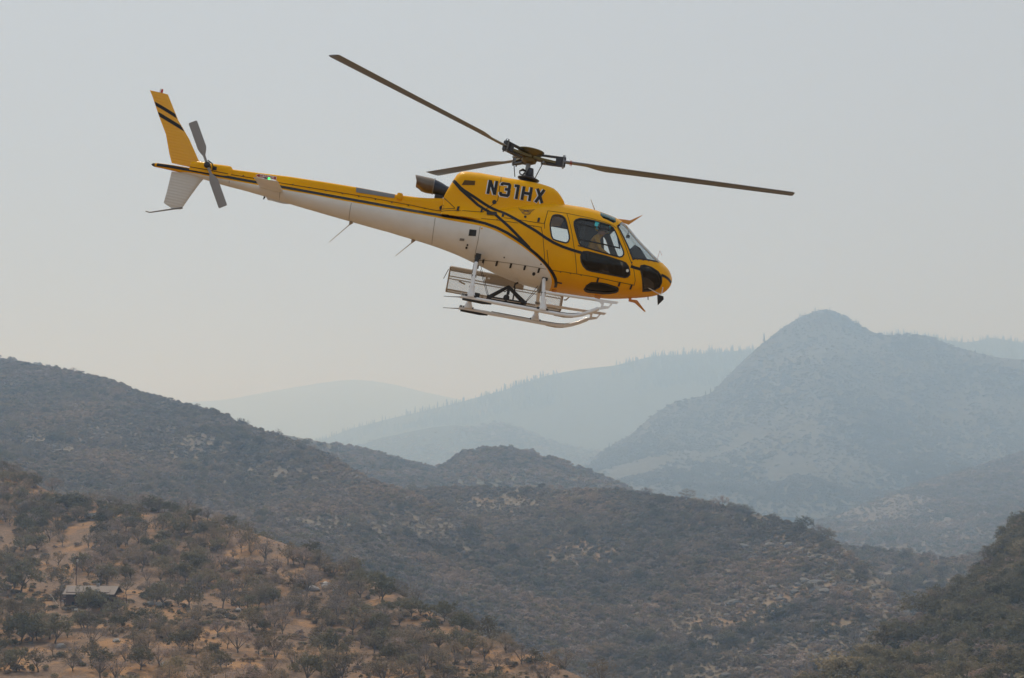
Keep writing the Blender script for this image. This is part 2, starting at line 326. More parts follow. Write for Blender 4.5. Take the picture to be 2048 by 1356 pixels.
TAN = (.315, .18, .088); SOIL = (.27, .15, .085)
SCRUB = (.175, .145, .108); ROCK = (.26, .25, .24)
MT = {
 'near_hill': terrain_mat('dry_grass_slope', TAN, (.19, .128, .088), ROCK, 14, .55, .05, .9),
 'left_hill': terrain_mat('brown_scrub_slope', (.215, .148, .092), SCRUB, (.24, .20, .16), 90, .72, -.3, 9),
 'middle_hill': terrain_mat('scrub_and_grass_slope', (.25, .165, .095), (.185, .15, .11), (.22, .205, .19), 40, .6, .1, 3),
 'right_hill': terrain_mat('dark_scrub_slope', (.22, .15, .09), SCRUB, ROCK, 30, .8, -.1, 3),
 'valley_spur': terrain_mat('valley_scrub', (.26, .16, .085), SCRUB, ROCK, 60, .7, -.1, 8),
 'brown_spur': terrain_mat('brown_spur_scrub', (.165, .13, .102), (.148, .122, .10), ROCK, 120, .7, -.3, 14),
 'mountain': terrain_mat('mountain_scrub', (.108, .10, .082), (.098, .094, .078), (.155, .142, .13), 260, .8, .12, 30),
 'back_hill': terrain_mat('back_hill_scrub', (.22, .155, .105), (.13, .12, .092), ROCK, 110, .8, -.3, 10),
 'far': terrain_mat('far_forest', (.12, .10, .075), (.055, .065, .05), ROCK, 600, .8, .1, 60),
}
HPAR = {  # columns, rows per span, noise height, noise length, back (dy, dz), what it looks like
 'near_hill': (300, 26, 1.8, 45, (130, -55), 'tan dry-grass hillside with scattered oaks at lower left'),
 'left_hill': (240, 30, 11, 170, (600, -180), 'grey-brown scrub-covered hill rising at left'),
 'middle_hill': (240, 30, 7, 130, (500, -140), 'rounded scrub hill with rocky right flank in the centre'),
 'right_hill': (160, 30, 3, 60, (250, -90), 'dark shrubby slope entering at lower right'),
 'valley_spur': (120, 20, 6, 120, (350, -90), 'low dark spur in the valley at right'),
 'brown_spur': (140, 24, 22, 260, (900, -200), 'hazy brown spur below the big peak at right'),
 'mountain': (260, 40, 62, 560, (1500, -500), 'big hazy blue-grey peak at right'),
 'back_hill': (180, 20, 9, 200, (500, -130), 'two-humped dark hill behind the middle hill'),
 'conifer_ridge': (260, 16, 50, 700, (1500, -500), 'pale blue ridge lined with conifers'),
 'low_ridge': (160, 14, 30, 500, (700, -250), 'low pale blue ridge in front of the conifer ridge'),
 'far_ridge': (120, 10, 45, 1500, (1000, -500), 'faint farthest ridge almost lost in the smoke'),
 'left_back_hill': (80, 12, 12, 300, (700, -250), 'bluish hill crest just showing behind the left hill'),
}
GRID = {}
def make_hill(name):
    nc, nr, amp, wl, back, label = HPAR[name]
    rows = [np.array(r, float) for r in HILLS[name]]
    lo = max(r[:, 0].min() and (r[:, 0] / r[:, 1]).min() for r in rows); hi = min((r[:, 0] / r[:, 1]).max() for r in rows)
    lo, hi, w0 = (lo - .35 if lo < -.35 else lo), (hi + .35 if hi > .35 else hi), hi - lo     # run on well past the picture's sides
    nc = int(nc * (hi - lo) / w0); s = np.linspace(lo, hi, nc)
    def res(r):
        t = r[:, 0] / r[:, 1]
        out = np.stack([np.interp(s, t, r[:, k]) for k in range(3)], 1)
        k = np.exp(-np.linspace(-2, 2, 7) ** 2); k /= k.sum()
        for c in range(3):
            p = np.pad(out[:, c], 3, mode='reflect', reflect_type='odd'); out[:, c] = np.convolve(p, k, 'valid')
        out[:, 0] = s * out[:, 1]
        return out
    rr = [res(r) for r in rows]
    def behind(k, kz):
        q = rr[0].copy(); g = 1 + k * back[0] / q[:, 1:2]; q[:, :2] *= g; q[:, 2] += kz * back[1]; return q
    b1, b2 = behind(.35, .22), behind(1., 1.)
    rr = [b2, b1] + rr
    P = []; T = []
    n = len(rr)
    for i in range(n - 1):
        p0, p1, p2, p3 = rr[max(i - 1, 0)], rr[i], rr[i + 1], rr[min(i + 2, n - 1)]
        ns = nr if i >= 2 else 5
        for k in range(ns):
            t = k / ns
            if i in (1, 2):   # keep the crest crisp
                P.append(p1 * (1 - t) + p2 * t if i == 1 else 0.5 * (2 * p1 + (p2 - p1) * 1.0 * t * 2) )
            else:
                P.append(.5 * (2 * p1 + (p2 - p0) * t + (2 * p0 - 5 * p1 + 4 * p2 - p3) * t * t + (3 * p1 - p0 - 3 * p2 + p3) * t ** 3))
            T.append(i - 2 + t)
    P.append(rr[-1]); T.append(n - 3.)
    P = np.array(P); T = np.array(T)
    seed = sum(map(ord, name))
    nz = fbm(P[..., 0] / wl, P[..., 1] / wl * .7, seed, 5)
    gul = 1 - np.abs(fbm(P[..., 0] / (wl * .8) + 7, P[..., 1] / (wl * 1.6), seed + 5, 3)) * 2
    w = np.clip(np.abs(T) / .35, .12, 1)[:, None]
    foot = np.clip((T[-1] - T) / .5, .3, 1)[:, None]
    P[..., 2] += np.clip((np.abs(s) - .5) / .3, 0, 1)[None, :] * amp * 1.5 * np.sin(s * 23 + seed)[None, :] * .5
    P[..., 2] += amp * w * foot * (nz * 1.1 - np.clip(gul, 0, 1) * .55 + .2)
    GRID[name] = (P, T)
    m, k, _ = P.shape
    idx = np.arange(m * k).reshape(m, k)
    f = np.stack([idx[:-1, :-1], idx[1:, :-1], idx[1:, 1:], idx[:-1, 1:]], -1).reshape(-1, 4)
    mat = MT.get(name) or MT['back_hill' if name == 'left_back_hill' else 'far']
    me = mesh(name, P.reshape(-1, 3), f, mat, 180)
    o = put(name, me)
    return tag(o, label, 'mountain' if name == 'mountain' else 'ridge' if 'ridge' in name else 'hill', kind='structure')
HILL = {n: make_hill(n) for n in HILLS}
BVH = {}
def hill_z(name, x, y):
    if name not in BVH:
        me = HILL[name].data
        BVH[name] = BVHTree.FromPolygons([v.co.copy() for v in me.vertices], [tuple(p.vertices) for p in me.polygons])
    h = BVH[name].ray_cast(Vector((x, y, 2000)), Vector((0, 0, -1)))
    return h[0].z if h[0] is not None else None

# the ground: one sheet from the camera's bluff down into the valley and out past the last ridge
def make_ground():
    rad = np.concatenate([[0, 1.5, 3], np.geomspace(4.5, 15500, 70)])
    ang = np.linspace(0, 2 * math.pi, 97)[:-1]
    v = []; f = []
    for r in rad:
        for a in ang:
            x, y = r * math.cos(a), r * math.sin(a)
            front = max(0., math.sin(a))                       # falls away in front, stays a shelf behind
            z = -1.7 - max(r - 3, 0) * .27 * min(1, .25 + 1.5 * front)
            z = max(z, -(150 + .004 * r) * (0.2 + .8 * min(1, .25 + 1.5 * front)))
            if r > 6: z += min(r * .004, 3.) * float(fbm(np.array(x / 25), np.array(y / 25), 3, 3))
            v.append((x, min(max(y, -2600), 15400), z))
    n = len(ang)
    for i in range(len(rad) - 1):
        for k in range(n):
            f.append((i * n + k, (i + 1) * n + k, (i + 1) * n + (k + 1) % n, i * n + (k + 1) % n))
    m = terrain_mat('dry_ground', (.28, .185, .105), (.17, .125, .08), ROCK, 18, .4, .0, .8)
    o = put('ground', mesh('ground', v, f, m, 180))
    return tag(o, 'dry grass ground falling away below the viewpoint into the valley', 'ground', kind='structure')
make_ground()
# ------------------------------------------------------------------ trees
def leaf_mat(name, col, var=.38, trans=.4):
    m, nt, b = nmat(name)
    oi = nt.nodes.new('ShaderNodeObjectInfo')
    geo = nt.nodes.new('ShaderNodeNewGeometry')
    nz = noise_node(nt, geo.outputs['Position'], .55, 3, .6)
    c1 = ramp(nt, oi.outputs['Random'], [(0, tuple(c * (1 - var) for c in col)), (.5, col), (1, (col[0] * (1 + var), col[1] * (1 + var * .8), col[2] * (1 + var * .9)))])
    c2 = ramp(nt, nz, [(.3, (.72, .72, .74)), (.7, (1.25, 1.22, 1.18))])
    c = mixc(nt, 1., c1, c2, 'MULTIPLY')
    pz = noise_node(nt, geo.outputs['Position'], .011, 4, .6); c3 = ramp(nt, pz, [(.36, (.74, .78, .78)), (.5, (1., 1., 1.)), (.64, (1.34, 1.22, 1.12))])
    c = mixc(nt, 1., c, c3, 'MULTIPLY')                     # stands differ in species and dryness
    nt.links.new(c, b.inputs['Base Color'])
    b.inputs['Roughness'].default_value = .8; b.inputs['Specular IOR Level'].default_value = .2
    tr = nt.nodes.new('ShaderNodeBsdfTranslucent'); nt.links.new(c, tr.inputs[0])
    ms = nt.nodes.new('ShaderNodeMixShader'); ms.inputs[0].default_value = trans
    out = nt.nodes['Material Output']
    nt.links.new(b.outputs[0], ms.inputs[1]); nt.links.new(tr.outputs[0], ms.inputs[2]); nt.links.new(ms.outputs[0], out.inputs['Surface'])
    return m
M_GREEN = leaf_mat('oak_leaf_green', (.178, .165, .105))
M_OLIVE = leaf_mat('oak_leaf_olive', (.205, .172, .12))
M_GREY = leaf_mat('bare_twig_grey', (.25, .21, .185), .22)
M_SHRUB = leaf_mat('shrub_leaf_dull', (.235, .193, .138))
M_PALE = leaf_mat('pale_dead_twig', (.29, .258, .235), .15)
M_DKG = leaf_mat('chaparral_leaf_dark', (.115, .118, .082), .25)
M_DARK = leaf_mat('conifer_needle', (.035, .045, .035))
M_BARK = simple('oak_bark', (.12, .098, .082), .9, vary=.3, scale=4)

def leaves(rng, clumps, n, size, up=.35, thin=1.):
    """n leaf quads spread through each clump (x, y, z, radius)"""
    V = []; F = []
    for cx, cy, cz, r in clumps:
        d = rng.normal(size=(n, 3)); d /= np.linalg.norm(d, axis=1)[:, None]
        rad = r * rng.uniform(.35, 1.06, n) ** .6
        p = np.array([cx, cy, cz]) + d * rad[:, None] * np.array([1, 1, .78])
        nrm = d + rng.normal(size=(n, 3)) * .7 + np.array([0, 0, up]); nrm /= np.linalg.norm(nrm, axis=1)[:, None]
        a = np.cross(nrm, rng.normal(size=(n, 3))); a /= np.linalg.norm(a, axis=1)[:, None]
        b = np.cross(nrm, a)
        s = size * rng.uniform(.6, 1.4, n)[:, None]
        q = np.stack([p - a * s - b * s * .45 * thin, p + a * s * .9 - b * s * .55 * thin, p + a * s + b * s * .5 * thin, p - a * s * .8 + b * s * .6 * thin], 1)
        k = len(V) * 4
        base = sum(len(v) for v in V)
        V.append(q.reshape(-1, 3)); F.append(np.arange(base, base + 4 * n).reshape(-1, 4))
    return np.concatenate(V), np.concatenate(F)

def make_tree(kind, seed):
    """unit tree 1 m tall; returns (trunk mesh, crown mesh)"""
    rng = np.random.default_rng(seed); rnd = random.Random(seed)
    tb = MB(); cl = []
    if kind == 'v':                                    # low shrub, several stems from the ground
        for k in range(5):
            a = k * 1.26 + rnd.random(); e = (math.cos(a) * .3, math.sin(a) * .3, .45)
            tb.tube([(e[0] * .15, e[1] * .15, -.05), (e[0] * .6, e[1] * .6, .22), e], [.025, .018, .008], 4)
        for k in range(9):
            a = rnd.random() * 6.28; r = .42 * math.sqrt(rnd.random())
            cl.append((math.cos(a) * r, math.sin(a) * r, .42 + .25 * (1 - r / .45) + rnd.uniform(-.05, .05), rnd.uniform(.2, .3)))
        v, f = leaves(rng, cl, 46, .055)
        mat = M_SHRUB
    else:
        wide = {'g': .56, 'o': .50, 'b': .44, 's': .60}[kind]
        th = {'g': .20, 'o': .26, 'b': .28, 's': .14}[kind]
        lean = Vector((rnd.uniform(-.08, .08), rnd.uniform(-.08, .08), 0))
        top = lean + Vector((0, 0, th))
        tb.tube([(0, 0, -.12), lean * .4 + Vector((0, 0, th * .5)), top], [.034, .026, .022], 6)
        nl = 6 if kind != 'b' else 8
        for k in range(nl):
            a = k * 6.283 / nl + rnd.uniform(-.4, .4); r = wide * rnd.uniform(.5, .9); h = rnd.uniform(.42, .85)
            if k == 0: r *= .2; h = .92
            tip = Vector((math.cos(a) * r, math.sin(a) * r, h)) + lean
            mid = top.lerp(tip, .5) + Vector((rnd.uniform(-.05, .05), rnd.uniform(-.05, .05), rnd.uniform(-.02, .07)))
            tb.tube([top - Vector((0, 0, .03)), mid, tip], [.017, .011, .004], 5)
            for j in range(3):                          # twigs
                t2 = mid.lerp(tip, rnd.uniform(.1, .8)); e = t2 + Vector((rnd.uniform(-.15, .15), rnd.uniform(-.15, .15), rnd.uniform(-.05, .14)))
                tb.tube([t2, e], [.007, .003], 4)
                cl.append((e.x, e.y, e.z, rnd.uniform(.09, .15)))
            cl.append((tip.x, tip.y, tip.z - .02, rnd.uniform(.12, .18)))
        for k in range({'g': 24, 's': 24, 'o': 12, 'b': 5}[kind]):     # fill an uneven dome
            a = rnd.random() * 6.28; u_ = math.sqrt(rnd.random()); r = wide * u_ * rnd.uniform(.85, 1.08)
            lo = {'g': .22, 's': .14, 'o': .36, 'b': .42}[kind]; hi = .34 + .58 * math.sqrt(max(0, 1 - u_ * u_))
            cl.append((math.cos(a) * r + lean.x, math.sin(a) * r + lean.y, max(lo, hi - abs(rnd.gauss(0, .16))), rnd.uniform(.10, .17)))
        cl = [(x, y, min(z, .98 - r * .6), r) for x, y, z, r in cl]
        n = {'g': 22, 's': 20, 'o': 16, 'b': 12}[kind]
        sz = {'g': .030, 's': .026, 'o': .027, 'b': .026}[kind]
        v, f = leaves(rng, cl, n, sz, thin=.55 if kind in 'sb' else 1.)
        mat = {'g': M_GREEN, 'o': M_OLIVE, 'b': M_GREY, 's': M_GREY}[kind]
        if kind == 's' and seed % 2: mat = M_SHRUB
    names = {'g': 'oak', 'o': 'oak', 'b': 'oak', 's': 'oak', 'v': 'shrub'}
    return (mesh(names[kind] + '_trunk', tb.v, tb.f, M_BARK, 60), mesh(names[kind] + '_crown', v, f, mat))
VARS = {k: [make_tree(k, 11 + i * 7 + ord(k)) for i in range(n)] for k, n in (('g', 4), ('o', 4), ('b', 3), ('s', 4), ('v', 3))}

rs = random.Random(5)
CABIN_C = (-116.5, 416.5)
def in_clearing(x, y, grow=1.):
    for cx, cy, rx, ry in CLEARINGS:
        if ((x - cx) / (rx * grow + .1)) ** 2 + ((y - cy) / (ry * grow + .1)) ** 2 < 1: return True
    return abs(x - CABIN_C[0]) < 10 and abs(y - CABIN_C[1]) < 6
def pixel(x, y, z):
    p = R(4.9); d = y * math.cos(p) + z * math.sin(p); h = -y * math.sin(p) + z * math.cos(p)
    return 1024 + 2960 * x / d, 678 - 2960 * h / d
spots = [(x, y, h, k) for x, y, h, k in TREES]
tries = 0
while len(spots) < 292 and tries < 30000:               # the rest of the open woodland, as far as the slope shows
    tries += 1
    s_ = rs.uniform(-.36, .1); y = rs.uniform(322, 640); x = s_ * y
    if in_clearing(x, y, 1.1): continue
    if vnoise(x / 28, y / 28, 9) < rs.uniform(.2, .62): continue
    z = hill_z('near_hill', x, y)
    if z is None: continue
    u, v = pixel(x, y, z)
    if not (-5 < u < 1250 and 935 < v < 1375): continue
    if any((x - q[0]) ** 2 + ((y - q[1]) * .6) ** 2 < 15 for q in spots): continue
    k = rs.choices('gobsv', [3, 3.2, 2.2, 3, 1.6])[0]
    h = rs.uniform(5.0, 8.2) if k != 'v' else rs.uniform(1.8, 3.2)
    spots.append((x, y, h, k))

LOOK = {'g': 'dense green oak', 'o': 'thin olive oak', 'b': 'bare grey oak', 's': 'round grey-brown oak', 'v': 'low dull green shrub'}
ORD = ['leftmost', 'second from left', 'third from left', 'fourth from left', 'fifth from left', 'sixth from left', 'seventh from left', 'eighth from left', 'ninth from left', 'tenth from left',
       'eleventh from left', 'twelfth from left', 'thirteenth from left', 'fourteenth from left', 'fifteenth from left', 'sixteenth from left']
def zone(u, v):
    if 100 < u < 290 and 1150 < v < 1235: return 'close round the brown cabin'
    if v > 1300:
        return 'on the bottom edge below the cabin' if u < 330 else 'on the bottom edge in mid slope' if u < 700 else 'on the bottom edge at slope end'
    if v > 1235:
        return 'downhill of the cabin' if u < 300 else 'downhill right of the cabin' if u < 520 else 'on the lower middle slope' if u < 760 else 'low by the right grass ridge'
    if u < 100: return 'beside the cabin at left edge' if v > 1130 else 'high at the left edge'
    if v < 1070: return 'above the dirt path near the crest' if u < 260 else 'along the crest right of path'
    if u < 300: return 'uphill behind the cabin' if v > 1110 else 'beside the tan dirt path'
    if u < 450: return 'on the slope right of cabin' if v > 1140 else 'below the crest at mid left'
    if u < 640: return 'near the pale boulder, left side' if v > 1140 else 'below the crest left of boulder'
    return 'right of the pale boulder'
built = []
for i, (x, y, h, k) in enumerate(spots):
    z = hill_z('near_hill', x, y)
    if z is None: continue
    u, v = pixel(x, y, z)
    if u > 2048 or u < -30: continue
    tr, cr = VARS[k][i % len(VARS[k])]
    is_s = k == 'v'
    o = empty('shrub' if is_s else 'oak_tree', (x, y, z - .05))
    h *= .98; w = h * rs.uniform(.9, 1.15) * (1.5 if is_s else 1.)
    o.scale = (w, w, h); o.rotation_euler = (0, 0, rs.uniform(0, 6.28))
    put('trunk' if not is_s else 'stem', tr, o); put('crown', cr, o)
    built.append((zone(u, v), k, u, v, o))
zones = {}
for zn, k, u, v, o in built: zones.setdefault((zn, k), []).append((u, v, o))
for (zn, k), lst in zones.items():
    lst.sort(key=lambda q: q[0])
    for j, (u, v, o) in enumerate(lst):
        lab = LOOK[k] + ' ' + zn
        if len(lst) > 1: lab += ', ' + (ORD[j] if j < len(ORD) - 1 and j < len(lst) - 1 else 'rightmost')
        tag(o, lab, 'shrub' if k == 'v' else 'tree', 'shrubs on the tan hillside' if k == 'v' else 'oaks on the tan hillside')

# everything beyond: brush and woods nobody could count, one object a hill
SRC = bpy.data.collections.new('scatter_sources')
def src_coll(name, objs):
    c = bpy.data.collections.new(name)
    for nm, mes in objs:
        me = mes if not isinstance(mes, tuple) else None
        if me is None:
            bm = bmesh.new()
            t_ = bpy.data.meshes.new(nm)
            mats = []
            for m_ in mes:
                n0 = len(bm.faces); bm.from_mesh(m_); bm.faces.ensure_lookup_table()
                for ff in bm.faces[n0:]: ff.material_index = len(mats)
                mats.append(m_.materials[0])
            bm.to_mesh(t_); bm.free()
            for m_ in mats: t_.materials.append(m_)
            me = t_
        c.objects.link(bpy.data.objects.new(nm, me))
    return c
def brush(seed, mat, n=26, k=7, size=.075, tall=.8):
    rng = np.random.default_rng(seed); rnd = random.Random(seed); cl = []
    for j in range(k):
        a = rnd.random() * 6.28; r = .4 * math.sqrt(rnd.random())
        cl.append((math.cos(a) * r, math.sin(a) * r, .28 + (tall - .5) * (1 - r / .42) + rnd.uniform(-.05, .08), rnd.uniform(.2, .32)))
    v, f = leaves(rng, cl, n, size)
    return mesh('brush', v, f, mat)
BR = {m.name: [brush(s + 3 * i, m) for i in range(3)] for s, m in enumerate((M_SHRUB, M_GREY, M_PALE, M_GREEN, M_OLIVE))}
def conifer(seed):
    rng = np.random.default_rng(seed); cl = [(0, 0, t, .17 * (1.06 - t)) for t in np.linspace(.15, .97, 9)]
    v, f = leaves(rng, cl, 14, .05); tb = MB(); tb.tube([(0, 0, -.05), (0, 0, .8)], [.02, .008], 4)
    return (mesh('conifer_trunk', tb.v, tb.f, M_BARK), mesh('conifer_crown', v, f, M_DARK))
C_BRUSH = src_coll('brush_kinds', [('b%d' % i, m) for i, m in enumerate(BR['shrub_leaf_dull'] * 3 + BR['oak_leaf_green'] * 2 + BR['bare_twig_grey'] * 2 + BR['oak_leaf_olive'])])
C_DARK = src_coll('dark_brush_kinds', [('d%d' % i, m) for i, m in enumerate(BR['oak_leaf_green'] + [brush(90 + i, M_DKG) for i in range(4)] + BR['bare_twig_grey'])])
C_PALE = src_coll('pale_kinds', [('p%d' % i, m) for i, m in enumerate(BR['pale_dead_twig'] + BR['bare_twig_grey'])])
C_WOOD = src_coll('wood_kinds', [('w%d' % i, VARS[k][j]) for i, (k, j) in enumerate((('g', 0), ('s', 1), ('o', 1), ('s', 0), ('g', 2), ('b', 1), ('s', 3)))])
C_CON = src_coll('conifer_kinds', [('c%d' % i, conifer(i)) for i in range(3)])

def scatter(name, pts, hts, wid, coll, label, cat, seed):
    pts = np.asarray(pts, float); n = len(pts)
    me = bpy.data.meshes.new(name); me.from_pydata([tuple(p) for p in pts], [], [])
    rng = np.random.default_rng(seed)
    for nm, vals in (('tall', hts), ('wide', wid), ('turn', rng.uniform(0, 6.283, n))):
        a = me.attributes.new(nm, 'FLOAT', 'POINT'); a.data.foreach_set('value', np.asarray(vals, np.float32))
    o = put(name, me)
    ng = bpy.data.node_groups.new(name + '_scatter', 'GeometryNodeTree')
    ng.interface.new_socket('Geometry', in_out='INPUT', socket_type='NodeSocketGeometry')
    ng.interface.new_socket('Geometry', in_out='OUTPUT', socket_type='NodeSocketGeometry')
    N, Lk = ng.nodes, ng.links
    gi, go = N.new('NodeGroupInput'), N.new('NodeGroupOutput')
    ip = N.new('GeometryNodeInstanceOnPoints'); ci = N.new('GeometryNodeCollectionInfo')
    ci.inputs['Collection'].default_value = coll; ci.inputs['Separate Children'].default_value = True; ci.inputs['Reset Children'].default_value = True
    ip.inputs['Pick Instance'].default_value = True
    def attr(nm):
        q = N.new('GeometryNodeInputNamedAttribute'); q.data_type = 'FLOAT'; q.inputs['Name'].default_value = nm; return q.outputs['Attribute']
    cs = N.new('ShaderNodeCombineXYZ'); cr = N.new('ShaderNodeCombineXYZ')
    w = attr('wide'); Lk.new(w, cs.inputs[0]); Lk.new(w, cs.inputs[1]); Lk.new(attr('tall'), cs.inputs[2]); Lk.new(attr('turn'), cr.inputs[2])
    Lk.new(gi.outputs[0], ip.inputs['Points']); Lk.new(ci.outputs[0], ip.inputs['Instance'])
    Lk.new(cr.outputs[0], ip.inputs['Rotation']); Lk.new(cs.outputs[0], ip.inputs['Scale']); Lk.new(ip.outputs[0], go.inputs[0])
    md = o.modifiers.new('scatter', 'NODES'); md.node_group = ng
    return tag(o, label, cat, kind='stuff')

def hill_points(name, n, seed, tmin=-.15, tmax=None, keep=None, smin=None):
    """random points on the viewer's side of a hill"""
    P, T = GRID[name]; rng = np.random.default_rng(seed)
    out = []
    tmax = T[-1] if tmax is None else tmax
    rows = np.where((T >= tmin) & (T <= tmax))[0]; r0, r1 = rows[0], rows[-1]
    Q = P[r0:r1 + 1]
    e1 = Q[1:, :-1] - Q[:-1, :-1]; e2 = Q[:-1, 1:] - Q[:-1, :-1]
    ar = np.linalg.norm(np.cross(e1, e2), axis=-1).ravel(); dd = np.abs(Q[:-1, :-1, 0] / Q[:-1, :-1, 1]).ravel()
    ar = np.where(dd < .72, ar, 0); n = int(n * ar.sum() / ar[dd < .42].sum()); ar /= ar.sum()
    c = rng.choice(len(ar), size=n, p=ar); i, j = np.unravel_index(c, (Q.shape[0] - 1, Q.shape[1] - 1))
    a, b = rng.random(n)[:, None], rng.random(n)[:, None]
    p = (Q[i, j] * (1 - a) * (1 - b) + Q[i + 1, j] * a * (1 - b) + Q[i, j + 1] * (1 - a) * b + Q[i + 1, j + 1] * a * b)
    t = T[r0 + i] + a[:, 0] * 0
    if keep is not None:
        k = keep(p, t, rng); p = p[k]
    d = p[:, 0] / p[:, 1]
    return p

def cover(scale, seed, lo, hi):
    def f(p, t, rng):
        q = vnoise(p[:, 0] / scale, p[:, 1] / scale, seed) * .65 + vnoise(p[:, 0] / scale * 3.1, p[:, 1] / scale * 3.1, seed + 4) * .35
        return q > rng.uniform(lo, hi, len(p))
    return f
def rocky(p):
    """how bare the middle hill is: thin cover on its right flank"""
    d = p[:, 0] / p[:, 1]; return np.clip((d - .13) / .08, 0, 1) * np.clip(vnoise(p[:, 0] / 45, p[:, 1] / 45, 77) * 1.6 - .15, 0, 1)
def woods(hill, n, seed, h0, h1, sc, lo, hi, coll, name, label, squash=1.25, **kw):
    p = hill_points(hill, n, seed, keep=cover(sc, seed + 1, lo, hi), **kw)
    rng = np.random.default_rng(seed + 2)
    if hill == 'middle_hill': p = p[rng.random(len(p)) > rocky(p) * .72]
    h = rng.uniform(h0, h1, len(p)) * (.62 + .85 * vnoise(p[:, 0] / sc * 1.3, p[:, 1] / sc * 1.3, seed + 9)) * (1 + .3 * (rng.random(len(p)) > .85)); w = h * rng.uniform(.9, squash + .25, len(p))
    p[:, 2] -= h * .05
    return scatter(name, p, h, w, coll, label, 'brush' if 'brush' in name else 'woods', seed)

woods('near_hill', 8000, 1, .5, 1.9, 22, .25, .7, C_BRUSH, 'ground_brush', 'ankle-high dry brush dotted over the tan hillside', 1.7, tmin=-.1)
def near_keep(p, t, rng):
    k = cover(26, 31, .30, .62)(p, t, rng); return k & np.array([not in_clearing(a, b, 1.05) for a, b, _ in p])
_p = hill_points('near_hill', 1700, 30, tmin=-.02, tmax=3.2, keep=near_keep)
_r = np.random.default_rng(33); _h = _r.uniform(2.4, 6.6, len(_p))
scatter('hillside_woods', _p, _h, _h * _r.uniform(.9, 1.3, len(_p)), C_WOOD, 'smaller oaks and thickets filling gaps on the tan hillside', 'woods', 33)
woods('near_hill', 170, 2, 4.5, 8, 40, .2, .7, C_WOOD, 'background_oak_woods', 'oak woods running on past the tan hillside crest', 1.1, tmin=-1.2, tmax=-.05)
woods('left_hill', 50000, 3, 2.0, 4.6, 90, .02, .42, C_BRUSH, 'left_hill_brush', 'dense grey-green brush covering the left hill', 1.15)
woods('left_hill', 5200, 4, 3, 5.5, 70, .42, .8, C_PALE, 'left_hill_pale_brush', 'pale leafless brush in patches on the left hill', 1.15)
woods('left_hill', 1800, 5, 4.5, 7.5, 110, .3, .7, C_WOOD, 'left_hill_woods', 'oaks standing out along the left hill crest and flank', 1.1)
woods('middle_hill', 44000, 6, 1.5, 3.7, 60, .06, .52, C_BRUSH, 'middle_hill_brush', 'dense grey-green brush covering the middle hill', 1.15)
woods('middle_hill', 3600, 7, 2.5, 5, 50, .42, .8, C_PALE, 'middle_hill_pale_brush', 'pale leafless brush in patches on the middle hill', 1.15)
woods('middle_hill', 2300, 8, 4.5, 7.5, 80, .25, .7, C_WOOD, 'middle_hill_woods', 'round oaks scattered over the middle hill', 1.2)
woods('right_hill', 3400, 9, 2.2, 4.6, 35, .02, .42, C_DARK, 'right_hill_brush', 'dense dark brush covering the lower right slope', 1.15)
C_WOODG = src_coll('green_wood_kinds', [('q%d' % i, VARS[k][j]) for i, (k, j) in enumerate((('g', 0), ('g', 1), ('g', 2), ('s', 1), ('g', 3)))])
woods('right_hill', 1100, 10, 4.2, 7.2, 35, .1, .45, C_WOODG, 'right_hill_woods', 'round dark oaks crowding the lower right slope', 1.2)
woods('valley_spur', 6000, 11, 3, 6, 80, .12, .55, C_BRUSH, 'valley_spur_brush', 'brush on the low spur in the valley', 1.15)
woods('valley_spur', 900, 12, 5, 8, 60, .25, .6, C_WOOD, 'valley_spur_woods', 'oaks on the low spur in the valley', 1.2)
woods('brown_spur', 22000, 13, 4, 8, 200, .0, .42, C_BRUSH, 'brown_spur_brush', 'brush on the hazy brown spur', 1.15)
woods('brown_spur', 1500, 14, 4, 7, 150, .4, .8, C_PALE, 'brown_spur_pale_brush', 'pale brush on the hazy brown spur', 1.15)
woods('back_hill', 11000, 15, 4, 7.5, 160, .1, .5, C_BRUSH, 'back_hill_brush', 'brush on the two-humped dark hill', 1.15)
woods('back_hill', 1600, 16, 4.5, 8, 100, .4, .75, C_PALE, 'back_hill_pale_brush', 'pale brush on the two-humped dark hill', 1.15)
woods('left_back_hill', 2500, 17, 5, 9, 160, .1, .5, C_BRUSH, 'left_back_hill_brush', 'brush on the bluish hill behind the left hill', 1.15)
M_MTN = leaf_mat('mountain_scrub_leaf', (.135, .126, .10), .15); C_MTN = src_coll('mountain_brush_kinds', [('m%d' % i, brush(70 + i, M_MTN)) for i in range(3)])
woods('mountain', 26000, 18, 5, 11, 380, .2, .6, C_MTN, 'mountain_brush', 'scrub on the big hazy peak', 1.3)
woods('mountain', 26, 19, 12, 22, 300, .1, .5, C_CON, 'mountain_conifer_woods', 'small conifers on the big peak skyline', 1., tmin=-.05, tmax=.06)
woods('conifer_ridge', 6500, 20, 16, 36, 500, .3, .62, C_CON, 'ridge_conifer_woods', 'conifer woods on the pale blue ridge', 1.1, tmax=.6)
woods('conifer_ridge', 750, 22, 11, 30, 260, .3, .6, C_CON, 'ridge_crest_conifer_woods', 'conifers along the pale blue ridge skyline', 1., tmin=-.1, tmax=.08)
woods('low_ridge', 3500, 21, 10, 20, 400, .2, .6, C_BRUSH, 'low_ridge_brush', 'woods on the low pale blue ridge', 1.15)

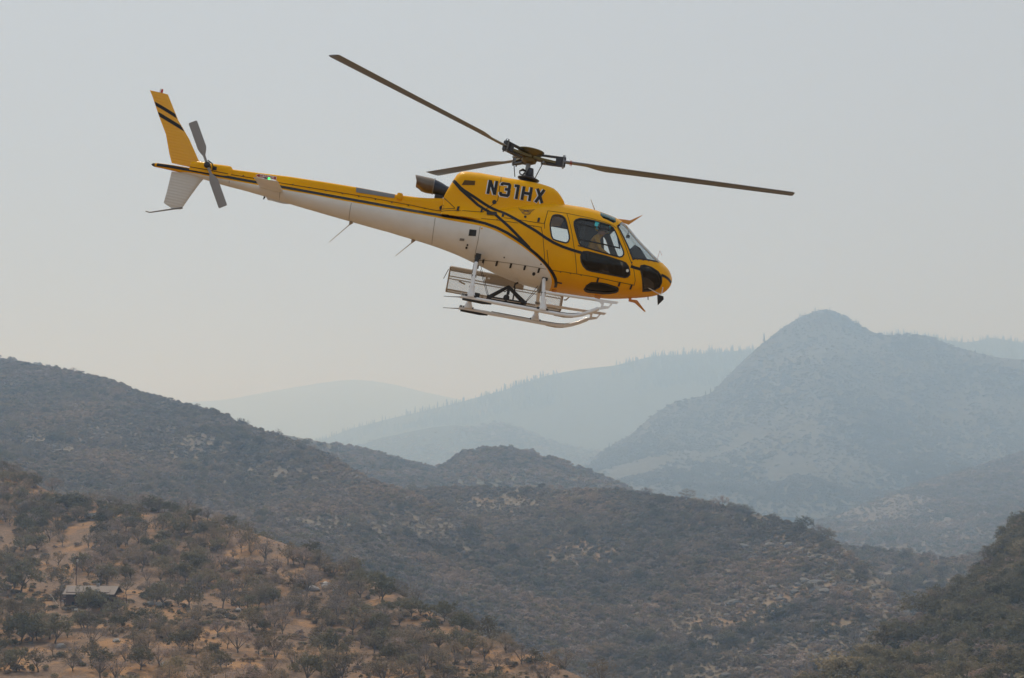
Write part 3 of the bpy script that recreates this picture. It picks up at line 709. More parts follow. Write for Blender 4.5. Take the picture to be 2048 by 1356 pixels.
M_CRAG = simple('weathered_crag', (.15, .138, .125), .95, vary=.4, scale=.6, bump=.8)
def crag(seed):
    bm = bmesh.new(); bmesh.ops.create_icosphere(bm, subdivisions=2, radius=1); rng = np.random.default_rng(seed)
    k = rng.normal(size=(7, 3)); k /= np.linalg.norm(k, axis=1)[:, None]; dd = rng.uniform(.45, .8, 7)
    for v in bm.verts:
        for a, d in zip(k, dd):
            t = float(np.dot(a, v.co)) - d
            if t > 0: v.co -= Vector(a) * t
        v.co.x *= 1.5
    me = bpy.data.meshes.new('crag'); bm.to_mesh(me); bm.free(); me.materials.append(M_CRAG); return me
C_CRAG = src_coll('crag_kinds', [('k%d' % i, crag(i)) for i in range(4)])
_p = hill_points('middle_hill', 6500, 61, keep=lambda p, t, rng: rng.random(len(p)) < rocky(p) * .8 + .004)
_r = np.random.default_rng(62); _h = _r.uniform(.5, 1.9, len(_p)) * (1 + .9 * (_r.random(len(_p)) > .93)); _p[:, 2] += _h * .1
scatter('middle_hill_rocks', _p, _h, _h * _r.uniform(1.0, 1.6, len(_p)), C_CRAG, 'grey rocks and ledges strewn over the middle hill right flank', 'rocks', 63)

# ------------------------------------------------------------------ cabin and small things on the tan hillside
M_RWALL = simple('dark_red_boards', (.085, .035, .026), .85, vary=.25, scale=2)
M_ROOF = simple('weathered_roof_sheet', (.11, .08, .07), .6, vary=.2, scale=1.5)
M_DWOOD = simple('dark_brown_wood', (.10, .05, .035), .85, vary=.25, scale=2)
M_PANE = simple('house_window_glass', (.02, .025, .03), .1, spec=.8)
M_WHITE0 = simple('white_trim_paint', (.55, .55, .53), .6)
M_STONE = simple('grey_boulder', (.30, .28, .27), .9, vary=.35, scale=1.2, bump=.6)
M_PALEST = simple('pale_boulder_stone', (.48, .47, .45), .9, vary=.2, scale=1.2, bump=.5)
M_CONC = simple('pale_concrete', (.42, .40, .37), .9, vary=.15, scale=1)

def make_cabin():
    cx, cy = CABIN_C; z0 = min(hill_z('near_hill', cx + a, cy + b) for a in (-8, 8) for b in (-3, 3)) - .2
    r = empty('cabin', (cx, cy, z0)); r.rotation_euler = (0, 0, R(-4))
    W, D, H = 6.6, 3.0, 4.4
    w = MB(); w.box((-.6, 0, H / 2 - .3), (2 * W - 1.0, 2 * D, H + .6)); w.add([(W - 1.11, -D, H), (W - 1.11, D, H), (W - 1.11, 0, H + 1.5)], [(0, 1, 2)]); w.add([(-W - .09, -D, H), (-W - .09, D, H), (-W - .09, 0, H + 1.5)], [(0, 1, 2)])
    wl = w.build('wall', M_RWALL, r)
    for k in range(26):                                   # vertical battens on the near wall
        MB().box((-W + .1 + k * .45, -D - .03, H / 2), (.07, .06, H)).build('batten', M_DWOOD, wl)
    rf = MB()
    for s in (-1, 1):
        e0, e1 = (s * (D + .75), H - .55), (0, H + 1.52)
        for x0, x1 in ((-W - .9, W + .6),):
            rf.add([(x0, e0[0], e0[1]), (x1, e0[0], e0[1]), (x1, e1[0], e1[1]), (x0, e1[0], e1[1]), (x0, e0[0], e0[1] - .14), (x1, e0[0], e0[1] - .14), (x1, e1[0], e1[1] - .14), (x0, e1[0], e1[1] - .14)],
                   [(0, 1, 2, 3), (7, 6, 5, 4), (0, 4, 5, 1), (2, 6, 7, 3), (0, 3, 7, 4), (1, 5, 6, 2)])
    ro = rf.build('roof', M_ROOF, r)
    MB().box((1.2, .3, H + 1.5), (.7, .7, 1.3)).build('chimney', M_STONE, ro)
    for x, zz, ww, hh in ((-4.6, 1.3, .9, 1.1), (-3.2, 1.3, .9, 1.1), (-1.9, 1.0, .9, 2.0), (.4, 1.3, .9, 1.1), (2.2, 1.3, .9, 1.1), (-4.2, 3.3, .9, .9), (.2, 3.3, .9, .9), (2.4, 3.3, .9, .9)):
        f = MB(); f.box((x, -D - .06, zz), (ww, .12, hh)); fr = f.build('window', M_WHITE0 if abs(x + 1.9) < .1 else M_DWOOD, r)
        MB().box((x, -D - .125, zz), (ww - .22, .02, hh - .22)).build('pane', M_PANE, fr)
    for x0, x1 in ((W - 1.0, W + 1.9), (-W - 1.5, -W - .1)):
        dk = MB(); dk.box(((x0 + x1) / 2, 0, 2.35), (x1 - x0, 2 * D, .2)); d = dk.build('deck', M_DWOOD, r)
        xe = x1 if x0 > 0 else x0
        for yy in (-D + .1, 0, D - .1):
            MB().box((xe, yy, 1.1), (.16, .16, 2.5)).build('post', M_DWOOD, d)
            MB().box((xe, yy, 2.9), (.1, .1, .9)).build('railing_post', M_DWOOD, d)
        for zz in (2.75, 3.05, 3.35):
            MB().box((xe, 0, zz), (.06, 2 * D, .1)).build('rail', M_DWOOD, d)
            MB().box(((x0 + x1) / 2, -D + .03, zz), (x1 - x0, .06, .1)).build('rail', M_DWOOD, d)
    MB().box((-.6, -.05, -.35), (2 * W - .4, 2 * D + .5, .5)).build('foundation', M_CONC, r)
    return tag(r, 'dark red wooden cabin with pale roof and decks half hidden by oaks', 'cabin')
make_cabin()

def boulder(name, x, y, s, mat, label, seed, group=None):
    z = hill_z('near_hill', x, y)
    if z is None: return
    bm = bmesh.new(); bmesh.ops.create_icosphere(bm, subdivisions=3, radius=1)
    rng = np.random.default_rng(seed); k = rng.uniform(-1, 1, (6, 3)); k /= np.linalg.norm(k, axis=1)[:, None]; dd = rng.uniform(.55, .9, 6)
    for v in bm.verts:
        for a, d in zip(k, dd):
            t = float(np.dot(a, v.co)) - d
            if t > 0: v.co -= Vector(a) * t
        v.co *= 1 + .08 * float(fbm(np.array(v.co.x * 3 + seed), np.array(v.co.y * 3 + v.co.z * 2), seed))
        v.co = Vector((v.co.x * s[0], v.co.y * s[1], v.co.z * s[2]))
    me = bpy.data.meshes.new(name); bm.to_mesh(me); bm.free(); me.materials.append(mat)
    set_smooth(me, 35)
    return tag(put(name, me, None, (x, y, z + s[2] * .45)), label, 'boulder', group)
boulder('boulder', -53.3, 450.7, (1.0, .8, 1.25), M_PALEST, 'tall pale boulder in the middle of the tan slope', 1)
boulder('boulder', -57.5, 459.6, (1.0, .8, .45), M_PALEST, 'low pale boulder uphill left of the tall pale boulder', 2)
boulder('boulder', -55.6, 453.5, (2.4, 1.8, 1.5), M_STONE, 'grey boulder touching the tall pale boulder on its left', 3)
boulder('boulder', -59.8, 452, (1.8, 1.5, 1.1), M_STONE, 'grey boulder farthest left in the boulder row', 4)
for i, (bx, by) in enumerate(((-151, 552), (-101.5, 420), (-99, 419.5), (-77, 421), (-98, 372), (-110, 366), (-80, 345), (-40, 352))):
    boulder('boulder', bx, by, (rs.uniform(.8, 1.5), rs.uniform(.7, 1.2), rs.uniform(.5, .9)), M_STONE, ['grey rock beside the dirt path top', 'grey rock just right of the cabin deck', 'second grey rock right of the cabin deck', 'grey rock on the bare spur right of cabin', 'grey rock on the slope below the cabin', 'grey rock low left below the cabin', 'grey rock near the bottom edge left', 'grey rock near the bottom edge in mid slope'][i], 10 + i)

def at(x, y): return hill_z('near_hill', x, y)
zz = at(-131.4, 450.8)
pl = empty('utility_pole', (-131.4, 450.8, zz)); MB().tube([(0, 0, -.5), (0, 0, 8.5)], [.16, .11], 8).build('pole', M_DWOOD, pl)
MB().box((0, 0, 8.0), (1.6, .12, .14)).build('crossarm', M_DWOOD, pl); MB().lathe([(.05, 0), (.28, .05), (.28, .8), (.1, .88)], (.3, -.3, 6.9), n=10).build('transformer', M_CONC, pl)
tag(pl, 'thin utility pole with pale transformer standing behind the cabin', 'pole')
wl = empty('retaining_wall', (-156, 555, at(-156, 555)))
for k in range(5): MB().box((k * 1.02 - 2, 0, .3), (1.0, .6, 1.6)).build('block', M_CONC, wl)
tag(wl, 'short pale retaining wall at the top of the dirt path', 'wall')
rl = empty('pipe_rail', (-128.5, 420.3, at(-128.5, 420.3)))
pts = [(-131.9, 427.6), (-129.5, 422.5), (-125.6, 413.5)]
prev = None
for (px, py) in pts:
    q = Vector((px + 128.5, py - 420.3, at(px, py) - at(-128.5, 420.3)))
    MB().tube([q - Vector((0, 0, .2)), q + Vector((0, 0, 1.0))], .06, 6).build('post', M_CONC, rl)
    if prev is not None: MB().tube([prev + Vector((0, 0, 1.0)), q + Vector((0, 0, 1.0))], .055, 6).build('rail', M_CONC, rl)
    prev = q
tag(rl, 'pale pipe handrail sloping down to the cabin left end', 'handrail')
zz = at(-118.4, 406.9)
pb = empty('propane_tank', (-118.4, 406.9, zz)); MB().lathe([(.05, -.55), (.22, -.5), (.26, -.38), (.26, .38), (.22, .5), (.05, .55)], (0, 0, .55), (1, 0, 0), 12).build('tank', M_WHITE0, pb)
for sx in (-.35, .35): MB().box((sx, 0, .15), (.1, .4, .4)).build('foot', M_CONC, pb)
tag(pb, 'small white tank on the grass below the cabin', 'tank')
# ------------------------------------------------------------------ helicopter (own frame: X forward, Y to its left, Z up, metres)
def livery_mat():
    m, nt, b = nmat('yellow_white_paint')
    tc = nt.nodes.new('ShaderNodeTexCoord'); sp = nt.nodes.new('ShaderNodeSeparateXYZ')
    nt.links.new(tc.outputs['Object'], sp.inputs[0])
    mr = nt.nodes.new('ShaderNodeMapRange'); mr.inputs[1].default_value = -8; mr.inputs[2].default_value = 2; nt.links.new(sp.outputs['X'], mr.inputs[0])
    fc = nt.nodes.new('ShaderNodeFloatCurve'); cm = fc.mapping; c = cm.curves[0]
    edge = [(-8, .10), (-7.5, .104), (-7.2, .116), (-6.78, .145), (-6.25, .132), (-5.5, .130), (-4.8, .127), (-4.34, .130), (-3.87, .121), (-3.0, .117), (-2.15, .112), (-1.68, .100), (-1.37, .075), (-1.13, .060),
            (-.90, .048), (-.67, .025), (-.43, -.025), (-.18, -.12), (.06, -.217), (.31, -.34), (.475, -.431), (.645, -.537), (.756, -.64), (.83, -.73), (.88, -.83), (.90, -.95), (.91, -1.0), (2, -1.0)]
    for i, (x, z) in enumerate(edge):
        q = ((x + 8) / 10, (z + 1) / 1.5)
        if i == 0: c.points[0].location = q
        elif i == len(edge) - 1: c.points[-1].location = q
        else: c.points.new(*q)
    for p_ in c.points: p_.handle_type = 'AUTO_CLAMPED'
    cm.update()
    nt.links.new(mr.outputs[0], fc.inputs['Value'])
    m2 = nt.nodes.new('ShaderNodeMapRange'); m2.inputs[3].default_value = -1; m2.inputs[4].default_value = .5; nt.links.new(fc.outputs[0], m2.inputs[0])
    gt = nt.nodes.new('ShaderNodeMath'); gt.operation = 'GREATER_THAN'; nt.links.new(sp.outputs['Z'], gt.inputs[0]); nt.links.new(m2.outputs[0], gt.inputs[1])
    nz = noise_node(nt, tc.outputs['Object'], 1.7, 8, .65)
    dirt = ramp(nt, nz, [(.3, (.90, .89, .87)), (.65, (1, 1, 1))])
    col = mixc(nt, gt.outputs[0], WHITE_C, YELLOW_C)
    nt.links.new(mixc(nt, 1., col, dirt, 'MULTIPLY'), b.inputs['Base Color'])
    n2 = noise_node(nt, tc.outputs['Object'], .9, 4)
    bp = nt.nodes.new('ShaderNodeBump'); bp.inputs['Strength'].default_value = .12; bp.inputs['Distance'].default_value = .03
    nt.links.new(n2, bp.inputs['Height']); nt.links.new(bp.outputs[0], b.inputs['Normal'])
    b.inputs['Roughness'].default_value = .38; b.inputs["Coat Weight"].default_value = .16; b.inputs["Coat Roughness"].default_value = .06; b.inputs["Specular IOR Level"].default_value = .06
    return m
YELLOW_C = (.85, .415, .001); WHITE_C = (.76, .75, .72)
M_LIV = livery_mat()
M_YEL = simple('yellow_paint', YELLOW_C, .38, coat=.16, spec=.06, vary=.05, scale=2)
M_ORNG = simple('orange_yellow_paint', (.62, .25, .006), .4, coat=.5)
M_WHT = simple('white_paint', (.78, .79, .80), .42, coat=.4, vary=.07, scale=3)
M_BLK = simple('black_stripe_paint', (.012, .012, .014), .4, coat=.12, spec=.3)
M_RUB = simple('black_rubber', (.018, .018, .018), .6)
M_LINE = simple('panel_gap', (.055, .028, .006), .8)
M_LINEW = simple('panel_gap_grey', (.25, .22, .18), .8)
M_INT = simple('cabin_liner', (.13, .13, .135), .8, vary=.15, scale=4)
M_SEAT = simple('seat_cloth', (.035, .036, .04), .9, bump=.2, scale=40)
M_STEEL = simple('bare_steel', (.45, .44, .42), .35, 1.0, vary=.12, scale=6)
M_DMET = simple('dark_oily_metal', (.055, .055, .06), .45, .6, vary=.25, scale=9)
M_GREYM = simple('grey_metal', (.22, .225, .23), .45, .7, vary=.15, scale=6)
M_BRONZE = simple('olive_bronze_fitting', (.14, .115, .045), .45, .5, vary=.25, scale=8)
M_BLADE = simple('rotor_blade_grey', (.17, .19, .225), .5, .0, coat=.1, vary=.12, scale=2)
M_EXH = simple('heat_stained_steel', (.19, .155, .125), .3, 1.0, vary=.35, scale=5)
M_EXD = simple('dark_blue_steel', (.06, .065, .08), .4, .9, vary=.3, scale=5)
M_RED = simple('red_sign_paint', (.32, .025, .02), .5)
M_TAN = simple('khaki_plate', (.36, .30, .23), .7, vary=.15, scale=5)
M_ALU = simple('worn_aluminium', (.55, .52, .48), .38, .9, vary=.2, scale=7)

def fin_mat(name, col):
    m, nt, b = nmat(name); tc = nt.nodes.new('ShaderNodeTexCoord')
    wv = nt.nodes.new('ShaderNodeTexWave'); wv.wave_type = 'BANDS'; wv.bands_direction = 'Z'; wv.wave_profile = 'SIN'; wv.inputs['Scale'].default_value = 5.2
    mp = nt.nodes.new('ShaderNodeMapping'); mp.inputs['Rotation'].default_value = (0, R(-3), 0)
    nt.links.new(tc.outputs['Object'], mp.inputs[0]); nt.links.new(mp.outputs[0], wv.inputs['Vector'])
    bp = nt.nodes.new('ShaderNodeBump'); bp.inputs['Strength'].default_value = .35; bp.inputs['Distance'].default_value = .010
    nt.links.new(wv.outputs['Fac'], bp.inputs['Height']); nt.links.new(bp.outputs[0], b.inputs['Normal'])
    b.inputs['Base Color'].default_value = (*col, 1); b.inputs['Roughness'].default_value = .4; b.inputs['Coat Weight'].default_value = .4
    return m
M_FINY = fin_mat('ribbed_yellow_paint', YELLOW_C); M_FINW = fin_mat('ribbed_white_paint', (.62, .61, .58))

def glass_mat(name, tint, ior=1.5):
    m = bpy.data.materials.new(name); m.use_nodes = True; nt = m.node_tree; nt.nodes.clear()
    out = nt.nodes.new('ShaderNodeOutputMaterial'); mx = nt.nodes.new('ShaderNodeMixShader'); lw = nt.nodes.new('ShaderNodeLayerWeight'); lw.inputs[0].default_value = .5; pw = nt.nodes.new('ShaderNodeMath'); pw.operation = 'POWER'; pw.inputs[1].default_value = 5
    fr = nt.nodes.new('ShaderNodeMapRange'); f0 = ((ior - 1) / (ior + 1)) ** 2; fr.inputs[3].default_value = f0; nt.links.new(lw.outputs['Facing'], pw.inputs[0]); nt.links.new(pw.outputs[0], fr.inputs[0])
    t = nt.nodes.new('ShaderNodeBsdfTransparent'); t.inputs[0].default_value = (*tint, 1); g = nt.nodes.new('ShaderNodeBsdfGlossy'); g.inputs['Roughness'].default_value = .02
    nt.links.new(fr.outputs[0], mx.inputs[0]); nt.links.new(t.outputs[0], mx.inputs[1]); nt.links.new(g.outputs[0], mx.inputs[2]); nt.links.new(mx.outputs[0], out.inputs['Surface'])
    return m
G_CLEAR = glass_mat('clear_plexiglass', (.93, .95, .95)); G_DARK = glass_mat('shade_tinted_plexiglass', (.42, .38, .34)); G_TEAL = glass_mat('teal_plexiglass', (.22, .66, .69)); G_SCREEN = glass_mat('windshield_plexiglass', (.86, .89, .90), 1.6)  # G_DARK's tint paints in the shade of the door pocket behind the pane

HELI_O = Vector((0.0624, 30.5, 4.6818))
_th, _al = R(10), R(3)
_f = Vector((math.cos(_th) * math.cos(_al), math.cos(_th) * math.sin(_al), -math.sin(_th))); _lf = Vector((-math.sin(_al), math.cos(_al), 0)); _u = _f.cross(_lf)
HM = Matrix(((_f.x, _lf.x, _u.x, HELI_O.x), (_f.y, _lf.y, _u.y, HELI_O.y), (_f.z, _lf.z, _u.z, HELI_O.z), (0, 0, 0, 1)))
heli = empty('helicopter'); heli.matrix_world = HM
tag(heli, 'yellow and white helicopter with black stripes flying nose-down over the valley', 'helicopter')

# X, top, bottom, half width, height of greatest width, upper and lower roundness
ST = [(3.372, -.255, -.295, .02, -.275, 2, 2), (3.345, -.17, -.40, .16, -.28, 2, 2), (3.25, -.04, -.525, .36, -.275, 2.1, 2.1), (3.10, .065, -.61, .52, -.265, 2.1, 2.2), (2.95, .165, -.665, .625, -.25, 2.1, 2.3),
      (2.75, .305, -.72, .715, -.225, 2.1, 2.4), (2.50, .49, -.775, .79, -.20, 2.1, 2.5), (2.25, .695, -.825, .845, -.18, 2.2, 2.6), (2.05, .80, -.85, .875, -.165, 2.3, 2.7), (1.75, .868, -.872, .91, -.15, 2.4, 2.8),
      (1.40, .91, -.885, .93, -.15, 2.4, 2.8), (1.0, .905, -.895, .935, -.15, 2.4, 2.8), (.60, .885, -.89, .935, -.15, 2.4, 2.8), (.20, .80, -.85, .92, -.14, 2.4, 2.7), (-.20, .66, -.77, .88, -.12, 2.4, 2.6),
      (-.60, .52, -.655, .80, -.10, 2.4, 2.5), (-1.0, .42, -.55, .68, -.08, 2.3, 2.3), (-1.35, .355, -.475, .555, -.07, 2.2, 2.2), (-1.70, .315, -.42, .44, -.06, 2.1, 2.1), (-2.1, .30, -.372, .365, -.04, 2.1, 2),
      (-2.6, .30, -.315, .325, -.01, 2, 2), (-3.4, .30, -.24, .29, .03, 2, 2), (-4.5, .28, -.13, .24, .07, 2, 2), (-5.5, .268, -.02, .19, .12, 2, 2), (-6.1, .262, .03, .16, .145, 2, 2), (-6.8, .26, .10, .115, .18, 2, 2),
      (-7.3, .25, .14, .08, .195, 2, 2), (-7.58, .235, .15, .045, .193, 2, 2), (-7.61, .205, .175, .015, .19, 2, 2)]
def stations(sub=5):
    A = np.array(ST); out = []
    for i in range(len(A) - 1):
        p0, p1, p2, p3 = A[max(i - 1, 0)], A[i], A[i + 1], A[min(i + 2, len(A) - 1)]
        for k in range(sub):
            t = k / sub
            q = .5 * (2 * p1 + (p2 - p0) * t + (2 * p0 - 5 * p1 + 4 * p2 - p3) * t * t + (3 * p1 - p0 - 3 * p2 + p3) * t ** 3)
            q[0] = p1[0] * (1 - t) + p2[0] * t if i > 3 else q[0]
            out.append(q)
    out.append(A[-1]); return np.array(out)
STN = stations()
def ring(q, n=64, off=0.):
    x, zt, zb, hw, zc, nu, nl = q
    x = x - off * max(0, (x - 2.8) / .57); pts = []
    for k in range(n):
        a = 2 * math.pi * k / n; c, s = math.cos(a), math.sin(a); e = nu if s >= 0 else nl
        y = max(hw - off, .002) * math.copysign(abs(c) ** (2 / e), c); z = zc + (max(zt - off - zc, .002) if s >= 0 else max(zc - zb - off, .002)) * math.copysign(abs(s) ** (2 / e), s)
        pts.append((x, y, z))
    return pts
def loft(rings, flip=False):
    n = len(rings[0]); v = [p for r_ in rings for p in r_]; f = []
    for i in range(len(rings) - 1):
        for k in range(n): f.append((i * n + k, i * n + (k + 1) % n, (i + 1) * n + (k + 1) % n, (i + 1) * n + k))
    f.append(tuple(range(n))[::-1]); f.append(tuple(range((len(rings) - 1) * n, len(rings) * n)))
    if flip: f = [g[::-1] for g in f]
    return v, f
def bvh_of(v, f): return BVHTree.FromPolygons([Vector(p) for p in v], f)
outer_v, outer_f = loft([ring(q) for q in STN])
B_FUS = bvh_of(outer_v, outer_f)

# window outlines seen from the side (X, Z)
W_REAR = [(.702, .531), (.773, .544), (.848, .531), (.901, .49), (.943, .405), (.988, .276), (1.038, .147), (1.053, .076), (1.039, .009), (.999, -.021), (.934, -.019), (.796, -.008), (.729, .007), (.688, .064), (.648, .185), (.624, .291), (.626, .393), (.64, .469), (.66, .509)]
W_DOOR = [(1.21, .551), (1.336, .561), (1.519, .558), (1.704, .546), (1.825, .532), (1.905, .491), (1.965, .41), (2.083, .202), (2.184, .037), (2.199, -.025), (2.175, -.075), (2.125, -.098), (1.95, -.089), (1.672, -.067), (1.394, -.04), (1.318, -.022), (1.264, .023), (1.209, .133), (1.151, .26), (1.107, .38), (1.099, .453), (1.127, .504)]
W_LOW = [(1.376, -.133), (1.469, -.116), (1.867, -.139), (2.193, -.175), (2.27, -.193), (2.332, -.246), (2.381, -.344), (2.392, -.406), (2.357, -.455), (2.297, -.477), (1.925, -.481), (1.607, -.486), (1.509, -.472), (1.424, -.413), (1.369, -.337), (1.343, -.246), (1.346, -.17)]
W_CHIN = [(2.594, -.18), (2.662, -.151), (2.826, -.161), (2.98, -.214), (3.074, -.294), (3.1, -.403), (3.077, -.49), (3.0, -.555), (2.888, -.60), (2.756, -.635), (2.722, -.553), (2.648, -.356), (2.588, -.238)]
W_BEL = [(1.656, -.70), (1.833, -.674), (1.972, -.67), (2.2, -.688), (2.234, -.709), (2.237, -.74), (2.207, -.765), (2.086, -.80), (1.972, -.82), (1.657, -.845), (1.589, -.838), (1.558, -.82), (1.58, -.764)]
W_SCR = [(1.99, .575), (2.098, .412), (2.27, .153), (2.409, -.085), (2.46, -.055), (2.6, -.035), (2.753, -.016), (2.95, .005), (3.14, .06), (3.3, .3), (2.7, .9), (2.22, .80), (2.10, .72)]
def cutter(poly, y0, y1):
    mb = MB(); mb.prism(poly, y0, y1); return mb.build('cutter', None)
def boolean(o, c, op):
    md = o.modifiers.new('b', 'BOOLEAN'); md.operation = op; md.solver = 'EXACT'; md.object = c
    dg = bpy.context.evaluated_depsgraph_get(); me = bpy.data.meshes.new_from_object(o.evaluated_get(dg))
    o.modifiers.clear(); old = o.data; o.data = me; return o
def drop(o): bpy.data.objects.remove(o)

FAR = {'rear_window': [(.55, .55), (1.14, .55), (1.20, .50), (1.24, .0), (1.18, -.04), (.58, -.04), (.52, .02), (.50, .48)], 'door_window': [(1.86, .53), (1.92, .48), (1.965, .41), (2.083, .202), (2.184, .037), (2.199, -.025), (2.175, -.075), (2.06, -.085), (2.0, .05), (1.93, .30)]}
def window_cutters():
    L = []
    for nm, poly, a, b, g in (('rear_window', W_REAR, .25, 1.6, G_CLEAR), ('door_window', W_DOOR, .25, 1.6, G_CLEAR), ('lower_door_window', W_LOW, .3, 1.6, G_DARK), ('chin_window', W_CHIN, .22, 1.6, G_DARK), ('belly_window', W_BEL, .30, 1.6, G_DARK), ('windshield', W_SCR, .03, 1.6, G_SCREEN)):
        L.append((nm, poly, -b, -a, g)); L.append((nm, FAR.get(nm, poly), a, b, g))
    return L
def make_fuselage():
    v, f = list(outer_v), list(outer_f)
    inner = [q for q in STN if .34 < q[0] < 3.2]
    iv, if_ = loft([ring(q, 64, .035) for q in inner], True)
    n = len(v); v += iv; k = len(f); f += [tuple(i + n for i in g) for g in if_]
    me = mesh('fuselage', v, f, [M_LIV, M_INT])
    for p in me.polygons[k:]: p.material_index = 1
    fus = put('fuselage', me, heli); fus.parent = None
    sv, sf = loft([ring(q, 64, .008) for q in STN if q[0] > .2]); tv, tf = loft([ring(q, 64, .014) for q in STN if .25 < q[0]], True)
    shell = mesh('pane_shell', sv + tv, sf + [tuple(i + len(sv) for i in g) for g in tf])
    allc = MB(); panes = []
    for nm, poly, a, b, g in window_cutters():
        allc.prism(poly, a, b)
        c = cutter(poly, a, b); pn = put('window', shell.copy(), None); boolean(pn, c, 'INTERSECT'); drop(c)
        pn.data.materials.clear(); pn.data.materials.append(g); set_smooth(pn.data, 40)
        for p in pn.data.polygons: p.material_index = 0
        pn.name = nm; pn.parent = heli; panes.append((nm, poly, a, pn))
    for s in (-1, 1):                                       # tinted roof windows over the front seats
        poly = [(1.62, s * .2), (1.96, s * .2), (1.96, s * .58), (1.90, s * .64), (1.68, s * .64), (1.62, s * .58)]
        allc.prism(poly, .585, 1.2, 'xy')
        mb = MB(); mb.prism(poly, .585, 1.2, 'xy'); c = mb.build('cutter', None)
        pn = put('roof_window', shell.copy(), None); boolean(pn, c, 'INTERSECT'); drop(c); pn.data.materials.clear(); pn.data.materials.append(G_TEAL); pn.parent = heli
        for p in pn.data.polygons: p.material_index = 0
    c = allc.build('cutter', None); boolean(fus, c, 'DIFFERENCE'); drop(c)
    set_smooth(fus.data, 35); fus.parent = heli
    return fus, panes
FUS, PANES = make_fuselage()

# engine cowling
CW = [(-1.605, .60, .33), (-1.58, .70, .36), (-1.54, .82, .385), (-1.48, .985, .42), (-1.42, 1.12, .44), (-1.35, 1.185, .455), (-1.25, 1.213, .465), (-.94, 1.234, .485), (-.5, 1.232, .50), (0, 1.236, .50), (.3, 1.236, .485), (.48, 1.212, .465), (.60, 1.185, .44), (.69, 1.13, .415), (.77, 1.05, .385), (.84, .96, .34), (.89, .88, .28), (.91, .80, .22)]
def cowl_ring(x, zt, hw):
    zb = .18 + .36 * max(0, min(1, (x + .6) / 1.3)); zm = min(zb + .38, zt - .05); fl = .20 if x > -1.2 else .12
    pts = []
    for k in range(7):
        t = k / 7; pts.append((hw + fl * (1 - t) ** 2, zb + (zm - zb) * t))
    for k in range(15):
        a = math.pi / 2 * k / 14; n_ = 3.2
        pts.append((hw * abs(math.cos(a)) ** (2 / n_), zm + (zt - zm) * abs(math.sin(a)) ** (2 / n_)))
    full = pts + [(-y, z) for y, z in pts[-2::-1]]
    return [(x, y, z) for y, z in full]
def make_cowl():
    A = np.array(CW); rr = []
    for i in range(len(A) - 1):
        for k in range(3):
            q = A[i] + (A[i + 1] - A[i]) * k / 3; rr.append(cowl_ring(*q))
    rr.append(cowl_ring(*A[-1]))
    v, f = loft(rr)
    me = mesh('engine_cowling', v, f, M_YEL, 40); return put('engine_cowling', me, heli), bvh_of(v, f)
COWL, B_COWL = make_cowl()

# tail rotor shaft fairing on top of the boom
SP = [(-6.03, .20, .385, .085), (-5.44, .20, .415, .105), (-4.82, .20, .452, .115), (-4.09, .20, .474, .12), (-3.41, .20, .486, .125), (-2.6, .20, .484, .13), (-2.1, .20, .51, .14), (-1.93, .20, .527, .17), (-1.75, .2, .555, .22), (-1.55, .2, .585, .27), (-1.34, .2, .62, .30)]
def make_spine():
    rr = []
    for x, zb, zt, hw in SP:
        pts = [(hw * 1.04, zb), (hw * 1.02, zb + (zt - zb) * .5)] + [(hw * abs(math.cos(a)) ** .6, zb + (zt - zb) * (.55 + .45 * abs(math.sin(a)) ** .6)) for a in np.linspace(0, math.pi / 2, 7)]
        rr.append([(x, y, z) for y, z in pts + [(-y, z) for y, z in pts[-2::-1]]])
    v, f = loft(rr); me = mesh('driveshaft_fairing', v, f, M_YEL, 40); return put('driveshaft_fairing', me, heli), bvh_of(v, f)
SPINE, B_SP = make_spine()

def hit(bvhs, x, z, side=-1):
    best = None
    for b in bvhs:
        h = b.ray_cast(Vector((x, side * 3, z)), Vector((0, -side, 0)))
        if h[0] is not None and (best is None or abs(h[0].y) > abs(best[0].y)): best = h
    return best
SIDE = [B_FUS, B_COWL, B_SP]
def on(x, z, off=.004, bv=None):
    h = hit(bv or SIDE, x, z)
    if h is None: return None
    n = h[1] if h[1].y < 0 else -h[1]
    return h[0] + n * off
def resample(pts, step, closed):
    P = [Vector(p) for p in pts] + ([Vector(pts[0])] if closed else []); out = []
    for a, b in zip(P[:-1], P[1:]):
        k = max(1, int((b - a).length / step)); out += [a.lerp(b, i / k) for i in range(k)]
    if not closed: out.append(P[-1])
    return out
def ribbon(name, pts, w, mat, parent, off=.004, closed=False, bv=None, step=.035, na=2):
    P = resample(pts, step, closed); n = len(P); v = []; f = []; ok = []
    for i, p in enumerate(P):
        a = P[i - 1] if (i or closed) else p; b = P[(i + 1) % n] if (i < n - 1 or closed) else p
        d1 = (p - a).normalized() if (p - a).length else (b - p).normalized(); d2 = (b - p).normalized() if (b - p).length else d1
        t = (d1 + d2).normalized() if (d1 + d2).length > .1 else d1
        nr = Vector((-t.y, t.x)); k = 1 / max(.45, nr.dot(Vector((-d1.y, d1.x))))
        for j in range(na + 1):
            q = p + nr * (w * (j / na - .5) * k); h = on(q.x, q.y, off, bv); ok.append(h is not None); v.append(h or Vector((q.x, 0, q.y)))
    m = n if closed else n - 1
    for i in range(m):
        for j in range(na):
            g = (i * (na + 1) + j, i * (na + 1) + j + 1, ((i + 1) % n) * (na + 1) + j + 1, ((i + 1) % n) * (na + 1) + j)
            if all(ok[q] for q in g): f.append(g)
    return put(name, mesh(name, v, f, mat, 60), parent)
